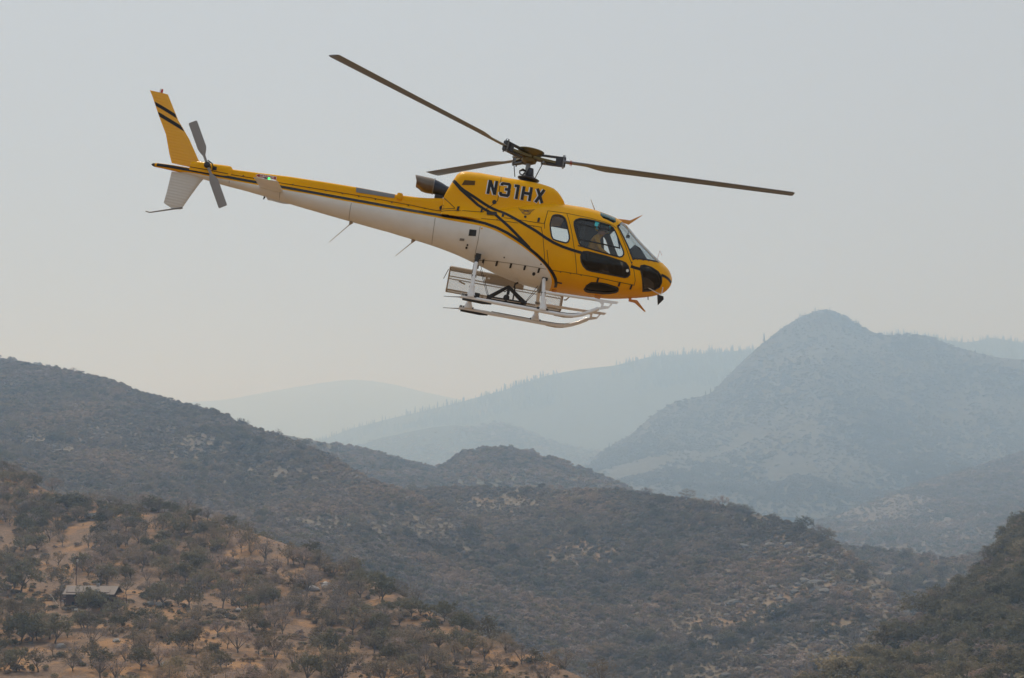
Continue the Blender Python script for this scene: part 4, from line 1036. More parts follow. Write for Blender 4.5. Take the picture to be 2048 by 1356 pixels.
def quad(name, c, mat, parent, off=.006, bv=None, n=5):
    """patch between four corners lying on the skin"""
    v = []; f = []
    for i in range(n + 1):
        for j in range(n + 1):
            a, b = i / n, j / n; q = [(c[0][k] * (1 - a) + c[1][k] * a) * (1 - b) + (c[3][k] * (1 - a) + c[2][k] * a) * b for k in (0, 1)]
            h = on(q[0], q[1], off, bv); v.append(h or Vector((q[0], -.5, q[1])))
    for i in range(n):
        for j in range(n): f.append((i * (n + 1) + j, (i + 1) * (n + 1) + j, (i + 1) * (n + 1) + j + 1, i * (n + 1) + j + 1))
    return put(name, mesh(name, v, f, mat, 60), parent)
def disc(name, x, z, r, mat, parent, off=.006, bv=None, n=14):
    v = [on(x, z, off, bv)] + [on(x + r * math.cos(2 * math.pi * k / n), z + r * math.sin(2 * math.pi * k / n), off, bv) for k in range(n)]
    if any(q is None for q in v): return
    return put(name, mesh(name, v, [(0, k + 1, (k + 1) % n + 1) for k in range(n)], mat, 60), parent)

# window seals, sliding pane, door lines, stripes
for nm, poly, a, pn in PANES:
    if a < 0:
        P = poly if nm != 'windshield' else None
        if P: ribbon('window_seal', P, .03, M_RUB, pn, .005, True, [B_FUS])
        else: ribbon('window_seal', W_SCR[:8], .03, M_RUB, pn, .005, False, [B_FUS])
        if nm == 'door_window': ribbon('sliding_pane_frame', [(1.135, .43), (1.985, .438), (2.10, .09), (1.25, .105)], .032, M_RUB, pn, -.004, True, [B_FUS])
        if nm == 'windshield':                                  # bolts along the lower and aft edges
            for x_, z_ in ((2.5, -.068), (2.62, -.052), (2.74, -.036), (2.86, -.022), (2.96, -.01), (2.02, .56), (2.08, .46), (2.16, .34)):
                disc('bolt', x_, z_ - .004, .012, M_DMET, pn, .008, [B_FUS], 6)
LN = [('mid', [(.925, .612), (1.0, .43), (1.071, .245), (1.169, -.059), (1.226, -.232), (1.327, -.586)]), ('top', [(.535, .596), (.915, .615), (1.374, .605), (1.744, .581), (1.896, .545), (1.976, .50)]), ('aft', [(.535, .596), (.51, .35), (.51, .28), (.526, .19)]), ('aft2', [(.645, -.232), (.733, -.521)]),
      ('bottom', [(.80, -.61), (1.094, -.595), (1.328, -.591), (1.73, -.583), (2.156, -.588), (2.538, -.577), (2.533, -.487), (2.455, -.277), (2.337, -.084), (2.25, .08), (2.146, .265), (1.985, .54)]),
      ('deck', [(-.309, .285), (-.02, .288), (.327, .288), (.505, .297)]), ('deck2', [(-.768, .20), (-.516, .208), (-.02, .213)]), ('hatch', [(.121, .207), (.454, .208), (.518, .02), (.637, -.44)]), ('front', [(.537, .60), (.50, .30)])]
for nm, p in LN: ribbon('panel_line', p, .011, M_LINE, FUS, .003, bv=[B_FUS], na=1)
for p in ([(-.764, .03), (-.755, -.265), (-.77, -.6)], [(-.772, -.605), (-.25, -.605), (.236, -.605), (.70, -.606)], [(-1.70, .09), (-1.68, -.41)], [(-3.45, .10), (-3.45, -.22)], [(-4.93, .12), (-4.93, -.07)], [(-6.0, .12), (-6.0, .035)]): ribbon('panel_line', p, .010, M_LINEW, FUS, .003, bv=[B_FUS], na=1)
ribbon('panel_line', [(-.515, 1.19), (-.508, .869), (-.505, .657), (-.572, .574), (-.721, .428), (-.75, .37)], .012, M_LINE, COWL, .004, bv=[B_COWL, B_FUS], na=1)
ribbon('panel_line', [(-1.60, .54), (-1.34, .347)], .014, M_LINE, COWL, .004, na=1)
ribbon('panel_line', [(-1.60, .24), (-1.35, .294), (-1.234, .303), (-.812, .352), (-.745, .365)], .012, M_LINE, FUS, .004, na=1)
ribbon('panel_line', [(-6.0, .262), (-4.76, .275), (-3.9, .295), (-3.05, .305), (-2.19, .302), (-1.70, .27), (-1.34, .335)], .012, M_LINE, SPINE, .005, na=1)
S_MAIN = [(-7.54, .195), (-7.33, .202), (-6.79, .197), (-6.26, .190), (-5.72, .186), (-4.9, .184), (-4.35, .182), (-3.88, .178), (-3.02, .176), (-2.37, .173), (-1.69, .168), (-1.38, .148), (-1.15, .142), (-.917, .128), (-.68, .103), (-.438, .050), (-.2, -.028), (-.04, -.098), (.144, -.186), (.295, -.27), (.463, -.364), (.635, -.478), (.75, -.57), (.85, -.66), (.93, -.75), (.97, -.83), (.975, -.875)]
ribbon('stripe', S_MAIN, .058, M_BLK, FUS, .005)
ribbon('stripe', [(-1.47, .93), (-1.40, .87), (-1.3, .79), (-1.221, .745), (-1.009, .655), (-.757, .54), (-.633, .49), (-.462, .438), (-.288, .376), (-.075, .287), (.112, .21), (.362, .11), (.57, .01), (.75, -.062), (.95, -.112), (1.174, -.145), (1.342, -.163)], .058, M_BLK, FUS, .007)
ribbon('stripe', [(-1.46, .91), (-1.38, .835), (-1.293, .757), (-1.166, .675), (-1.022, .585), (-.889, .495), (-.762, .438), (-.663, .40), (-.589, .372), (-.50, .33), (-.40, .25), (-.23, .134), (-.056, .006), (.137, -.14), (.292, -.255)], .058, M_BLK, FUS, .006)
ribbon('stripe', [(2.385, -.235), (2.477, -.245), (2.60, -.25)], .06, M_BLK, FUS, .005, bv=[B_FUS])
ribbon('stripe', [(3.06, -.255), (3.15, -.262), (3.25, -.285), (3.335, -.32)], .055, M_BLK, FUS, .005, bv=[B_FUS])

# registration letters: strokes with a pale edge
def stroke_letter(parts, w):
    for pts in parts: ribbon('letter_outline', [(x - .010, z - .006) for x, z in pts], w + .022, M_WHT, COWL, .006, bv=[B_COWL], na=2)
    for pts in parts: ribbon('letter', pts, w, M_BLK, COWL, .010, bv=[B_COWL], na=2)
z0, z1 = .758, 1.062; w = .060
stroke_letter([[(-.727, z0), (-.727, z1)], [(-.590, z0 + .004), (-.590, z1 + .004)], [(-.727, z1 - .01), (-.590, z0 + .014)]], w)
stroke_letter([[(-.474, .985), (-.474, 1.02), (-.455, 1.036), (-.335, 1.040), (-.314, 1.02), (-.314, .945), (-.335, .922), (-.40, .920)], [(-.335, .922), (-.31, .90), (-.31, .815), (-.33, .792), (-.455, .790), (-.474, .81), (-.474, .845)]], w)
stroke_letter([[(-.137, z0), (-.137, z1), ], [(-.215, 1.030), (-.137, 1.038)]], w)
stroke_letter([[(-.02, z0 + .004), (-.02, z1 - .01)], [(.134, z0 + .008), (.134, z1)], [(-.02, .912), (.134, .915)]], w)
stroke_letter([[(.258, z1 - .002), (.402, z0 + .014)], [(.402, z1), (.262, z0 + .008)]], w)
# winged emblem
M_EMB = simple('emblem_ink', (.16, .085, .01), .5)
for k in range(4):
    t = k * .028
    ribbon('emblem', [(-.07 + t * .9, .565 - t * 1.1), (-.02 + t * .6, .545 - t), (.05, .54 - t * .8), (.085, .525 - t * .5)], .010, M_EMB, FUS, .005, step=.02, na=1)
    ribbon('emblem', [(.275 - t * .9, .585 - t * 1.1), (.225 - t * .6, .56 - t), (.15, .55 - t * .8), (.115, .53 - t * .5)], .010, M_EMB, FUS, .005, step=.02, na=1)
ribbon('emblem', [(.02, .47), (.05, .435), (.11, .42), (.17, .44), (.195, .475), (.15, .455), (.11, .445), (.07, .452)], .011, M_EMB, FUS, .005, True, step=.02, na=1)
ribbon('emblem', [(.06, .515), (.1, .50), (.15, .515), (.11, .535)], .02, M_EMB, FUS, .006, True, step=.02, na=1)
# vents, latches, hinges and plates on the skin
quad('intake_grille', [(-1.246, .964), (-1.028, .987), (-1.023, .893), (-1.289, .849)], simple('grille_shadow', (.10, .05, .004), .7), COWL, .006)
quad('black_box', [(-.686, .372), (-.481, .387), (-.454, .304), (-.667, .293)], M_RUB, FUS, .02)
quad('access_port', [(-.964, -.062), (-.821, -.059), (-.815, -.186), (-.963, -.196)], M_RUB, FUS, .006)
quad('data_plate', [(-1.125, -.261), (-1.032, -.261), (-1.03, -.307), (-1.128, -.308)], M_GREYM, FUS, .006)
quad('warning_triangle', [(-.724, .012), (-.722, .012), (-.697, -.024), (-.748, -.026)], M_YEL, FUS, .006)
for x_, z_, r_ in ((-1.609, .34, .05), (.102, .373, .027), (-.566, .615, .045), (.477, -.726, .032), (-.173, -.515, .014), (.58, -.531, .014), (-.925, -.59, .03), (-.731, -.508, .014), (-.691, -.511, .014), (-.96, -.42, .022), (-.95, -.37, .018), (2.39, -.155, .016), (2.33, .02, .012)):
    disc('port', x_, z_, r_, M_RUB, FUS, .008)
for x_, z_, s_ in ((-.572, -.62, 1), (-.295, -.625, 1), (-.01, -.636, 1), (.273, -.637, 1), (.561, -.645, 1), (1.772, -.615, 1), (2.224, -.612, 1), (2.48, -.613, 1), (-.344, .345, 1.15), (.38, .356, 1.15), (-1.27, .345, 1.2), (-.79, .385, 1.)):
    quad('latch', [(x_ - .018 * s_, z_ + .035 * s_), (x_ + .022 * s_, z_ + .04 * s_), (x_ + .016 * s_, z_ - .045 * s_), (x_ - .024 * s_, z_ - .05 * s_)], M_RUB, FUS, .014, n=2)
for x_, z_ in ((1.0, -.612), (1.2, -.606), (1.42, -.602), (-.45, .222), (.3, .20)): disc('rivet', x_, z_, .012, M_LINE, FUS, .006, n=6)
ribbon('door_handle', [(1.243, -.035), (1.37, -.037)], .022, M_RUB, FUS, .02, bv=[B_FUS], na=1)
disc('sticker', 2.33, -.335, .03, M_WHT, [p for n_, q, a, p in PANES if n_ == 'lower_door_window' and a < 0][0], .012, [B_FUS])
ribbon('step_slot', [(.98, -.80), (1.08, -.80)], .022, M_RUB, FUS, .006, bv=[B_FUS], na=1)
for k in range(13):
    x_ = -5.75 + k * .345; h = on(x_, .285, .004, [B_SP]); 
    if h: MB().lathe([(.013, 0), (.013, .012), (.008, .016)], h, (0, -1, 0), 6).build('fastener', M_DMET, SPINE)
quad('fairing_patch', [(-3.426, .462), (-2.608, .462), (-2.620, .385), (-3.408, .364)], M_GREYM, SPINE, .01, [B_SP])
MB().lathe([(.05, 0), (.062, .02), (.062, .12), (.05, .14)], (-2.51, -.125, .37), n=10).build('fairing_boss', M_YEL, SPINE, 40)
# ---- exhaust
def ell_loft(secs, n=20):
    return loft([[(x, ry * math.cos(2 * math.pi * k / n), z + rz * math.sin(2 * math.pi * k / n)) for k in range(n)] for x, z, ry, rz in secs])
ex = empty('exhaust', (0, 0, 0), heli)
v, f = ell_loft([(-1.40, .70, .14, .14), (-1.58, .725, .14, .13), (-1.70, .765, .15, .14), (-1.86, .80, .165, .155)]); put('exhaust_duct', mesh('exhaust_duct', v, f, M_EXD, 40), ex)
n_ = 24; rings = []
for x, z, ry, rz in ((-1.855, .80, .172, .162), (-2.0, .80, .178, .166), (-2.10, .812, .180, .160), (-2.17, .835, .182, .138), (-2.225, .845, .184, .126)):
    rings.append([(x - .05 * max(0, math.sin(2 * math.pi * k / n_)) * (x < -2.05), ry * math.cos(2 * math.pi * k / n_), z + rz * math.sin(2 * math.pi * k / n_)) for k in range(n_)])
inn = [[(p[0] + (.0 if i else .0), p[1] * .93, z_ + (p[2] - z_) * .93) for p in r_] for i, (r_, z_) in enumerate(zip(rings, (.80, .80, .812, .835, .845)))]
rr = rings + inn[::-1]; v = [p for r_ in rr for p in r_]; f = [(i * n_ + k, i * n_ + (k + 1) % n_, (i + 1) * n_ + (k + 1) % n_, (i + 1) * n_ + k) for i in range(len(rr) - 1) for k in range(n_)]
f.append(tuple(range(len(rr) * n_ - n_, len(rr) * n_)))
put('exhaust_nozzle', mesh('exhaust_nozzle', v, f, M_EXH, 40), ex)
MB().lathe([(.168, 0), (.176, .012), (.168, .024)], (-1.875, 0, .80), (1, 0, 0), 24).build('clamp_ring', M_GREYM, ex, 40)
MB().box((-1.72, 0, .60), (.17, .16, .07)).build('exhaust_bracket', M_DMET, ex)

# ---- fins, stabiliser, tail cone, tail rotor
def foil(ch, t, n=9):
    xs = [.5 * (1 - math.cos(math.pi * i / n)) for i in range(n + 1)]
    th = lambda c: t * 5 * (.2969 * math.sqrt(c) - .126 * c - .3516 * c * c + .2843 * c ** 3 - .1036 * c ** 4)
    return [(c * ch, th(c) * ch) for c in xs] + [(c * ch, -th(c) * ch) for c in xs[-2:0:-1]]
def fin(name, secs, mat, parent):
    """secs: (leading x, trailing x, z, thickness ratio)"""
    rings = [[(le - x, y, z + dz * x / max(le - te, .01)) for x, y in foil(le - te, t)] for le, te, z, t, dz in secs]
    v, f = loft(rings); o = put(name, mesh(name, v, f, mat, 50), parent); return o, bvh_of(v, f)
FINU, B_FIN = fin('upper_fin', [(-6.60, -7.255, .275, .12, .015), (-6.73, -7.34, .456, .12, .01), (-7.0, -7.49, .85, .12, .01), (-7.3, -7.71, 1.2, .12, .02), (-7.54, -7.92, 1.58, .12, .02), (-7.61, -7.995, 1.69, .10, .02)], M_FINY, heli)
ribbon('stripe', [(-7.865, 1.465), (-7.62, 1.375), (-7.30, 1.245)], .066, M_BLK, FINU, .004, bv=[B_FIN], step=.010, na=4)
ribbon('stripe', [(-7.775, 1.272), (-7.50, 1.165), (-7.13, 1.02)], .072, M_BLK, FINU, .004, bv=[B_FIN], step=.010, na=4)
MB().lathe([(.022, 0), (.024, .05), (.012, .08)], (-7.745, 0, 1.70), (.05, 0, 1), 10).build('beacon', simple('red_beacon_lens', (.5, .02, .015), .2), FINU, 40)
MB().box((-7.775, 0, 1.735), (.028, .02, .09)).build('beacon_shield', M_WHT, FINU)
FINL, _ = fin('lower_fin', [(-6.53, -7.225, .12, .12, 0), (-6.60, -7.228, .0, .12, 0), (-6.74, -7.24, -.30, .12, 0), (-6.85, -7.26, -.555, .12, -.0), (-6.885, -7.06, -.625, .08, -.02)], M_FINW, heli)
MB().tube([(-6.86, 0, -.585), (-7.036, 0, -.64), (-7.497, 0, -.80), (-7.584, 0, -.792)], [.022, .018, .014, .012], 8).build('tail_skid', M_GREYM, FINL, 60)
MB().lathe([(.004, -.06), (.03, -.03), (.045, .03)], (-7.60, 0, .19), (1, 0, 0), 10).build('tail_light', M_RUB, heli, 40)
r1 = [(-4.87 - x * 1.0, y) for x, y in foil(.49, .13)]
rg = [[(x - (.0 if abs(Y) < 1.2 else .0), Y, .095 + y * (1 if abs(Y) < 1.25 else .25)) for x, y in r1] for Y in (-1.285, -1.26, -1.2, -.6, -.2, .2, .6, 1.2, 1.26, 1.285)]
v, f = loft(rg); STAB = put('horizontal_stabilizer', mesh('horizontal_stabilizer', v, f, M_WHT, 50), heli)
m_nav, nt_, b_ = nmat('green_navigation_lamp'); b_.inputs['Emission Color'].default_value = (.02, 1, .12, 1); b_.inputs['Emission Strength'].default_value = 5; b_.inputs['Base Color'].default_value = (.02, .4, .05, 1)
MB().lathe([(.005, -.02), (.015, -.01), (.015, .01), (.005, .02)], (-5.05, -1.285, .118), (1, 0, 0), 10).build('navigation_light', m_nav, STAB, 40)
MB().box((-5.11, -1.28, .115), (.08, .03, .02)).build('light_housing', M_DMET, STAB)
tg = [(-6.86, .20, .395, .11), (-6.72, .20, .425, .135), (-6.44, .20, .43, .145), (-6.10, .20, .445, .14), (-6.04, .20, .438, .125), (-6.0, .20, .395, .10)]
rr = [[(x, hw * math.copysign(abs(math.cos(a)) ** .7, math.cos(a)), zb + (zt - zb) * abs(math.sin(a)) ** .55) for a in np.linspace(0, math.pi, 13)] for x, zb, zt, hw in tg]
v, f = loft(rr); TGB = put('tail_gearbox_fairing', mesh('tail_gearbox_fairing', v, f, M_YEL, 40), heli); B_TG = bvh_of(v, f)
ribbon('panel_line', [(-6.85, .262), (-6.06, .258)], .014, M_LINE, TGB, .004, bv=[B_TG], na=1)
quad('gearbox_opening', [(-6.40, .36), (-6.31, .36), (-6.30, .285), (-6.39, .275)], M_RUB, TGB, .006, [B_TG], 3)
trx = Vector((-6.47, -.36, .325))
tr = empty('tail_rotor', trx, heli)
MB().lathe([(.035, 0), (.045, .03), (.045, .24)], (0, 0, 0), (0, 1, 0), 14).build('rotor_shaft', M_DMET, tr, 40)
MB().lathe([(.02, -.05), (.06, -.03), (.07, .0), (.055, .04)], (0, 0, 0), (0, 1, 0), 14).build('rotor_hub', M_DMET, tr, 40)
for sgn in (1, -1):
    d = Vector((-.50, -.03 * sgn, .86)).normalized() * sgn
    b = MB(); sd = Vector((.86, 0, .50)).normalized(); nn = Vector((0, -1, 0))
    rows = []
    for r_, c_, t_ in ((.06, .05, .035), (.20, .055, .03), (.28, .13, .026), (.36, .185, .02), (.92, .185, .014), (.935, .15, .010)):
        rows.append([tuple(d * r_ + sd * (c_ * (a - .4)) + nn * (t_ * h + (a - .4) * c_ * .12)) for a, h in ((0, 0), (.2, .5), (.55, .4), (1, 0), (.55, -.4), (.2, -.5))])
    v, f = loft(rows); put('tail_rotor_blade', mesh('tail_rotor_blade', v, f, simple('tail_blade_grey', (.27, .27, .275), .5) if sgn > 0 else bpy.data.materials['tail_blade_grey'], 40), tr)
MB().tube([(0, -.03, .09), (.09, .02, .05), (.10, .2, 0)], .012, 6).build('pitch_link', M_DMET, tr)

# ---- main rotor
rot = empty('main_rotor', (0, 0, 0), heli)
MB().lathe([(.20, 1.225), (.19, 1.245), (.16, 1.26)], n=24).build('mast_flange', M_DMET, rot, 40)
MB().lathe([(.05, 1.2), (.05, 1.74)], n=16).build('mast', M_GREYM, rot, 40)
MB().lathe([(.15, 1.26), (.17, 1.275), (.19, 1.29), (.225, 1.30), (.23, 1.325), (.19, 1.34), (.13, 1.36), (.095, 1.40), (.075, 1.50), (.06, 1.55)], (0, 0, 0), (.04, 0, 1), n=24).build('swashplate', M_DMET, rot, 40)
sc = MB(); sc.tube([(-.16, -.10, 1.42), (-.14, -.10, 1.37), (-.08, -.1, 1.36), (-.05, -.08, 1.42)], .016, 6); sc.tube([(-.16, -.10, 1.43), (-.10, -.08, 1.475), (-.03, -.04, 1.46)], [.02, .03, .02], 6); sc.build('scissor_link', M_DMET, rot, 60)
HUBM = Matrix.Translation((0, 0, 1.765)) @ Matrix.Rotation(R(2), 4, 'Y')
def hubobj(name, me, m): o = put(name, me, rot); o.matrix_local = m; return o
cp = MB(); cp.lathe([(.12, .0), (.16, .02), (.21, .05), (.265, .105), (.285, .150), (.280, .160), (.24, .150), (.10, .125), (.03, .125)], n=32); o = cp.build('hub_cap', M_BRONZE, rot, 50); o.matrix_local = HUBM
hb = MB(); hb.lathe([(.09, -.13), (.15, -.10), (.17, -.03), (.13, .02)], n=20)
AZ = ((-138.5, 3.0, 5.42), (-4.0, 4.0, 5.56), (112.0, 2.2, 5.5))
for az, cn, rad in AZ:
    d = Vector((math.cos(R(az)), math.sin(R(az)), 0)); sd = Vector((-d.y, d.x, 0))
    p = [d * .08 + sd * .15, d * .30 + sd * .10, d * .62 + sd * .055, d * .62 - sd * .055, d * .30 - sd * .10, d * .08 - sd * .15]
    hb.add([q + Vector((0, 0, .03)) for q in p] + [q + Vector((0, 0, -.02)) for q in p], [tuple(range(6)), tuple(range(11, 5, -1))] + [(i, i + 6, (i + 1) % 6 + 6, (i + 1) % 6) for i in range(6)])
o = hb.build('rotor_hub', M_BRONZE, rot, 40); o.matrix_local = HUBM
def blade_mesh(rad):
    rows = []
    for r_, le, te, tk in ((.70, -.065, .065, .06), (.95, -.07, .07, .06), (1.20, -.08, .09, .055), (1.42, -.088, .20, .05), (1.60, -.09, .26, .045), (2.5, -.09, .26, .042), (4.0, -.09, .26, .042), (rad - .05, -.09, .26, .040), (rad, -.06, .25, .02)):
        ch = te - le; tw = R(9 - 8 * (r_ - .7) / (rad - .7)); droop = .0
        rows.append([(r_, (le + x) * math.cos(tw) - y * math.sin(tw), -(le + x) * math.sin(tw) + y * math.cos(tw) + droop) for x, y in foil(ch, tk / ch, 8)])
    v, f = loft(rows); return mesh('rotor_blade', v, f, M_BLADE, 50)
for az, cn, rad in AZ:
    bm_ = HUBM @ Matrix.Rotation(R(az), 4, 'Z') @ Matrix.Rotation(R(-cn), 4, 'Y')
    hubobj('rotor_blade', blade_mesh(rad), bm_)
    s = MB(); s.box((.50, 0, .085), (.50, .11, .03)); s.box((.50, 0, -.085), (.50, .11, .03)); s.box((.70, 0, 0), (.12, .10, .19))
    o = s.build('blade_sleeve', M_DMET, rot); o.matrix_local = bm_
    s = MB(); s.box((.60, 0, .0), (.10, .13, .135)); o = s.build('elastomer_block', M_DMET, rot); o.matrix_local = bm_
    for yy in (-.04, .04):
        s = MB(); s.lathe([(.018, -.13), (.018, .12), (.01, .14)], (.715, yy, 0), n=8); o = s.build('blade_pin', M_GREYM, rot); o.matrix_local = bm_
    s = MB(); s.tube([(.68, 0, .10), (.70, 0, .15), (.74, 0, .15), (.76, 0, .06)], .006, 5); o = s.build('bonding_loop', M_GREYM, rot); o.matrix_local = bm_
    a2 = R(az - 38); q = HUBM @ Matrix.Rotation(R(az), 4, 'Z') @ Vector((.30, -.16, -.09))
    MB().tube([(.235 * math.cos(a2), .235 * math.sin(a2), 1.31), q], .011, 6).build('pitch_link', M_DMET, rot)
    s = MB(); s.bar((.30, -.17, -.09), (.36, 0, -.085), .04); o = s.build('pitch_horn', M_GREYM, rot); o.matrix_local = bm_
for rr_ in (.86, .885):
    s = MB(); s.box((rr_, 0, 0), (.012, .148, .07)); o = s.build('blade_mark', M_RED, rot); o.matrix_local = HUBM @ Matrix.Rotation(R(-4), 4, 'Z') @ Matrix.Rotation(R(-4), 4, 'Y') @ Matrix.Rotation(R(8.5), 4, 'X').inverted()

# ---- landing gear
for sY in (-1, 1):
    Y = sY * 1.08
    sk = empty('skid', (0, Y, 0), heli)
    pth = [(-.90, 0, -1.487), (-.3, 0, -1.487), (.5, 0, -1.487), (1.05, 0, -1.49), (1.25, 0, -1.485), (1.40, 0, -1.465), (1.53, 0, -1.42), (1.70, 0, -1.335), (1.86, 0, -1.235)]
    MB().tube(pth, .040, 12).build('skid_tube', M_WHT, sk, 50)
    MB().tube([(-.2, 0, -1.446), (.5, 0, -1.446), (1.05, 0, -1.449), (1.25, 0, -1.444), (1.40, 0, -1.424), (1.50, 0, -1.393)], .012, 6).build('grip_strip', M_RUB, sk)
    MB().tube([(-.86, 0, -1.525), (-.45, 0, -1.53), (-.27, 0, -1.525)], [.032, .036, .022], 8).build('wear_shoe', M_RUB, sk, 60)
    MB().tube([(1.0, 0, -1.522), (1.2, 0, -1.522), (1.38, 0, -1.50)], [.016, .022, .016], 6).build('wear_plate', M_TAN, sk, 60)
    MB().tube([(-.88, 0, -1.50), (-1.06, 0, -1.525), (-1.235, 0, -1.545)], [.014, .008, .007], 6).build('tail_spring', M_GREYM, sk)
    MB().box((-.86, 0, -1.455), (.06, .07, .06)).build('end_clamp', M_GREYM, sk)
    MB().tube([(.76, 0, -1.105), (1.3, 0, -1.085), (1.80, 0, -1.068)], .030, 10).build('step_tube', M_WHT, sk, 50)
    br = bmesh.new()
    out_ = [(1.74, -1.045), (2.24, -1.03), (2.205, -1.082), (2.125, -1.098), (2.06, -1.195), (1.86, -1.255), (1.80, -1.245), (1.885, -1.185), (1.905, -1.14), (1.86, -1.105), (1.76, -1.095)]
    # plate with an opening: outer frame as quads round a hole
    hole = [(1.95, -1.095), (2.09, -1.09), (2.05, -1.160), (1.945, -1.165)]
    pb = MB()
    pb.prism([(1.74, -1.045), (1.95, -1.04), (1.95, -1.095), (1.86, -1.105), (1.76, -1.098)], -.016, .016)
    pb.prism([(1.95, -1.04), (2.24, -1.03), (2.205, -1.082), (2.125, -1.085), (2.09, -1.09), (1.95, -1.095)], -.016, .016)
    pb.prism([(1.95, -1.095), (1.945, -1.165), (1.895, -1.20), (1.905, -1.14), (1.86, -1.105)], -.016, .016)
    pb.prism([(2.09, -1.09), (2.125, -1.085), (2.06, -1.195), (2.05, -1.160)], -.016, .016)
    pb.prism([(1.945, -1.165), (2.05, -1.160), (2.06, -1.195), (1.86, -1.262), (1.79, -1.27), (1.86, -1.21), (1.895, -1.20)], -.016, .016)
    br.free(); pb.build('front_bracket', M_WHT, sk)
    tag(sk, 'near white skid' if sY < 0 else 'far white skid')
    for nm, top_, bot_, r0 in (('rear', (-.715, sY * .72, -.60), (-.705, sY * 1.06, -1.43), .040), ('front', (.70, sY * .66, -.78), (.755, sY * 1.06, -1.43), .040)):
        st = empty('strut', (0, 0, 0), heli)
        t0, b0 = Vector(top_), Vector(bot_)
        kn = t0.lerp(b0, .30) + Vector((0, sY * .035, 0))
        MB().tube([t0 + Vector((0, -sY * .12, .06)), t0, kn, t0.lerp(b0, .65), b0], [r0 * .9, r0, r0, r0 * .92, r0 * .9], 12).build('strut_tube', M_WHT, st, 60)
        MB().tube([t0 + Vector((0, -sY * .08, .04)), t0, t0.lerp(kn, .5 if nm == 'rear' else .05)], r0 * 1.12, 12).build('strut_boot', M_RUB, st, 60)
        MB().lathe([(.05, .20), (.052, .10), (.075, .04), (.10, -.015), (.095, -.04)], b0, (0, 0, 1), 12).build('strut_foot', M_WHT, st, 60)
        MB().lathe([(r0 * 1.25, -.02), (r0 * 1.25, .02)], t0.lerp(b0, .5), (b0 - t0), 12).build('strut_clamp', M_GREYM, st)
        MB().box((t0.x + .02, t0.y + sY * .0, t0.z + .02), (.11, .08, .11)).build('strut_socket', M_RUB, st)
        for dx in (-.085, .085): MB().box((b0.x + dx, sY * 1.08, -1.445), (.06, .095, .035)).build('foot_clamp', M_DMET, st)
MB().tube([(-.715, -.70, -.62), (-.715, -.3, -.70), (-.715, .3, -.70), (-.715, .70, -.62)], .04, 10).build('cross_tube', M_GREYM, heli, 60)
MB().tube([(.70, -.64, -.80), (.70, -.3, -.93), (.70, .3, -.93), (.70, .64, -.80)], .04, 10).build('cross_tube', M_GREYM, heli, 60)
MB().box((-.58, -1.0, -1.40), (.10, .08, .09)).build('skid_weight', M_RUB, heli)

# ---- cargo basket on the far side
bk = empty('cargo_basket', (0, 0, 0), heli)
x0, x1, y0, y1, za, zb = -1.235, 1.26, 1.13, 1.58, -1.13, -.655
fr = MB()
for y in (y0, y1):
    for z in (za, zb): fr.bar((x0, y, z), (x1, y, z), .026)
    fr.bar((x0, y, -.84), (x1, y, -.84), .02)
    for x in (x0, x1): fr.bar((x, y, za), (x, y, zb), .026)
for x in (x0, x1, -.45, .4):
    for z in (za, zb): fr.bar((x, y0, z), (x, y1, z), .032)
fr.build('basket_frame', M_TAN, bk)
def lattice(o, u, v, lu, lv, sp, wr, mat, name):
    o, u, v = Vector(o), Vector(u), Vector(v); mb = MB(); nrm = u.cross(v).normalized()
    for sg in (1, -1):
        k = -lv * 1.9
        while k < lu + lv * 1.9:
            pts = []
            a0, b0, a1, b1 = k, 0, k + sg * lv * 1.8, lv
            if a1 != a0:
                tlo, thi = sorted(((0 - a0) / (a1 - a0), (lu - a0) / (a1 - a0)))
                t0, t1 = max(0, tlo), min(1, thi)
                if t1 - t0 > .02:
                    p = o + u * (a0 + (a1 - a0) * t0) + v * (lv * t0); q = o + u * (a0 + (a1 - a0) * t1) + v * (lv * t1)
                    mb.bar(p, q, wr, wr, nrm)
            k += sp
    ob = mb.build(name, mat, bk); ob['kind'] = 'stuff'; return ob
M_MESH = simple('expanded_steel_mesh', (.70, .68, .64), .5, .1)
for y in (y0, y1): lattice((x0, y, za), (1, 0, 0), (0, 0, 1), x1 - x0, zb - za, .062, .0034, M_MESH, 'mesh_panel')
lattice((x0, y0, za), (1, 0, 0), (0, 1, 0), x1 - x0, y1 - y0, .085, .0034, M_MESH, 'mesh_floor')
for x in (x0, x1): lattice((x, y0, za), (0, 1, 0), (0, 0, 1), y1 - y0, zb - za, .085, .0034, M_MESH, 'mesh_end')
MB().box(((x0 + x1) / 2, (y0 + y1) / 2, zb + .022), (x1 - x0, y1 - y0 + .04, .02)).build('basket_lid', M_ALU, bk)
MB().tube([(x0, y0 - .01, zb + .01), (x1, y0 - .01, zb + .01)], .03, 8).build('lid_hinge', M_ALU, bk, 60)
MB().box((-.03, y0 - .022, -.75), (.84, .008, .17)).build('side_plate', M_TAN, bk)
MB().box((-.03, y0 - .028, -.855), (.84, .02, .02)).build('plate_edge', M_ALU, bk)
for x in (-.38, .37): MB().box((x, y0 - .03, -.745), (.055, .006, .035)).build('placard', M_WHT, bk)
MB().bar((x0 - .03, y0, -.70), (x0 - .10, y0, -.92), .014).build('lid_latch', M_DMET, bk)
MB().bar((-1.0, y0 - .02, -.92), (-.86, y0 - .02, -.96), .03).build('clip', M_TAN, bk)

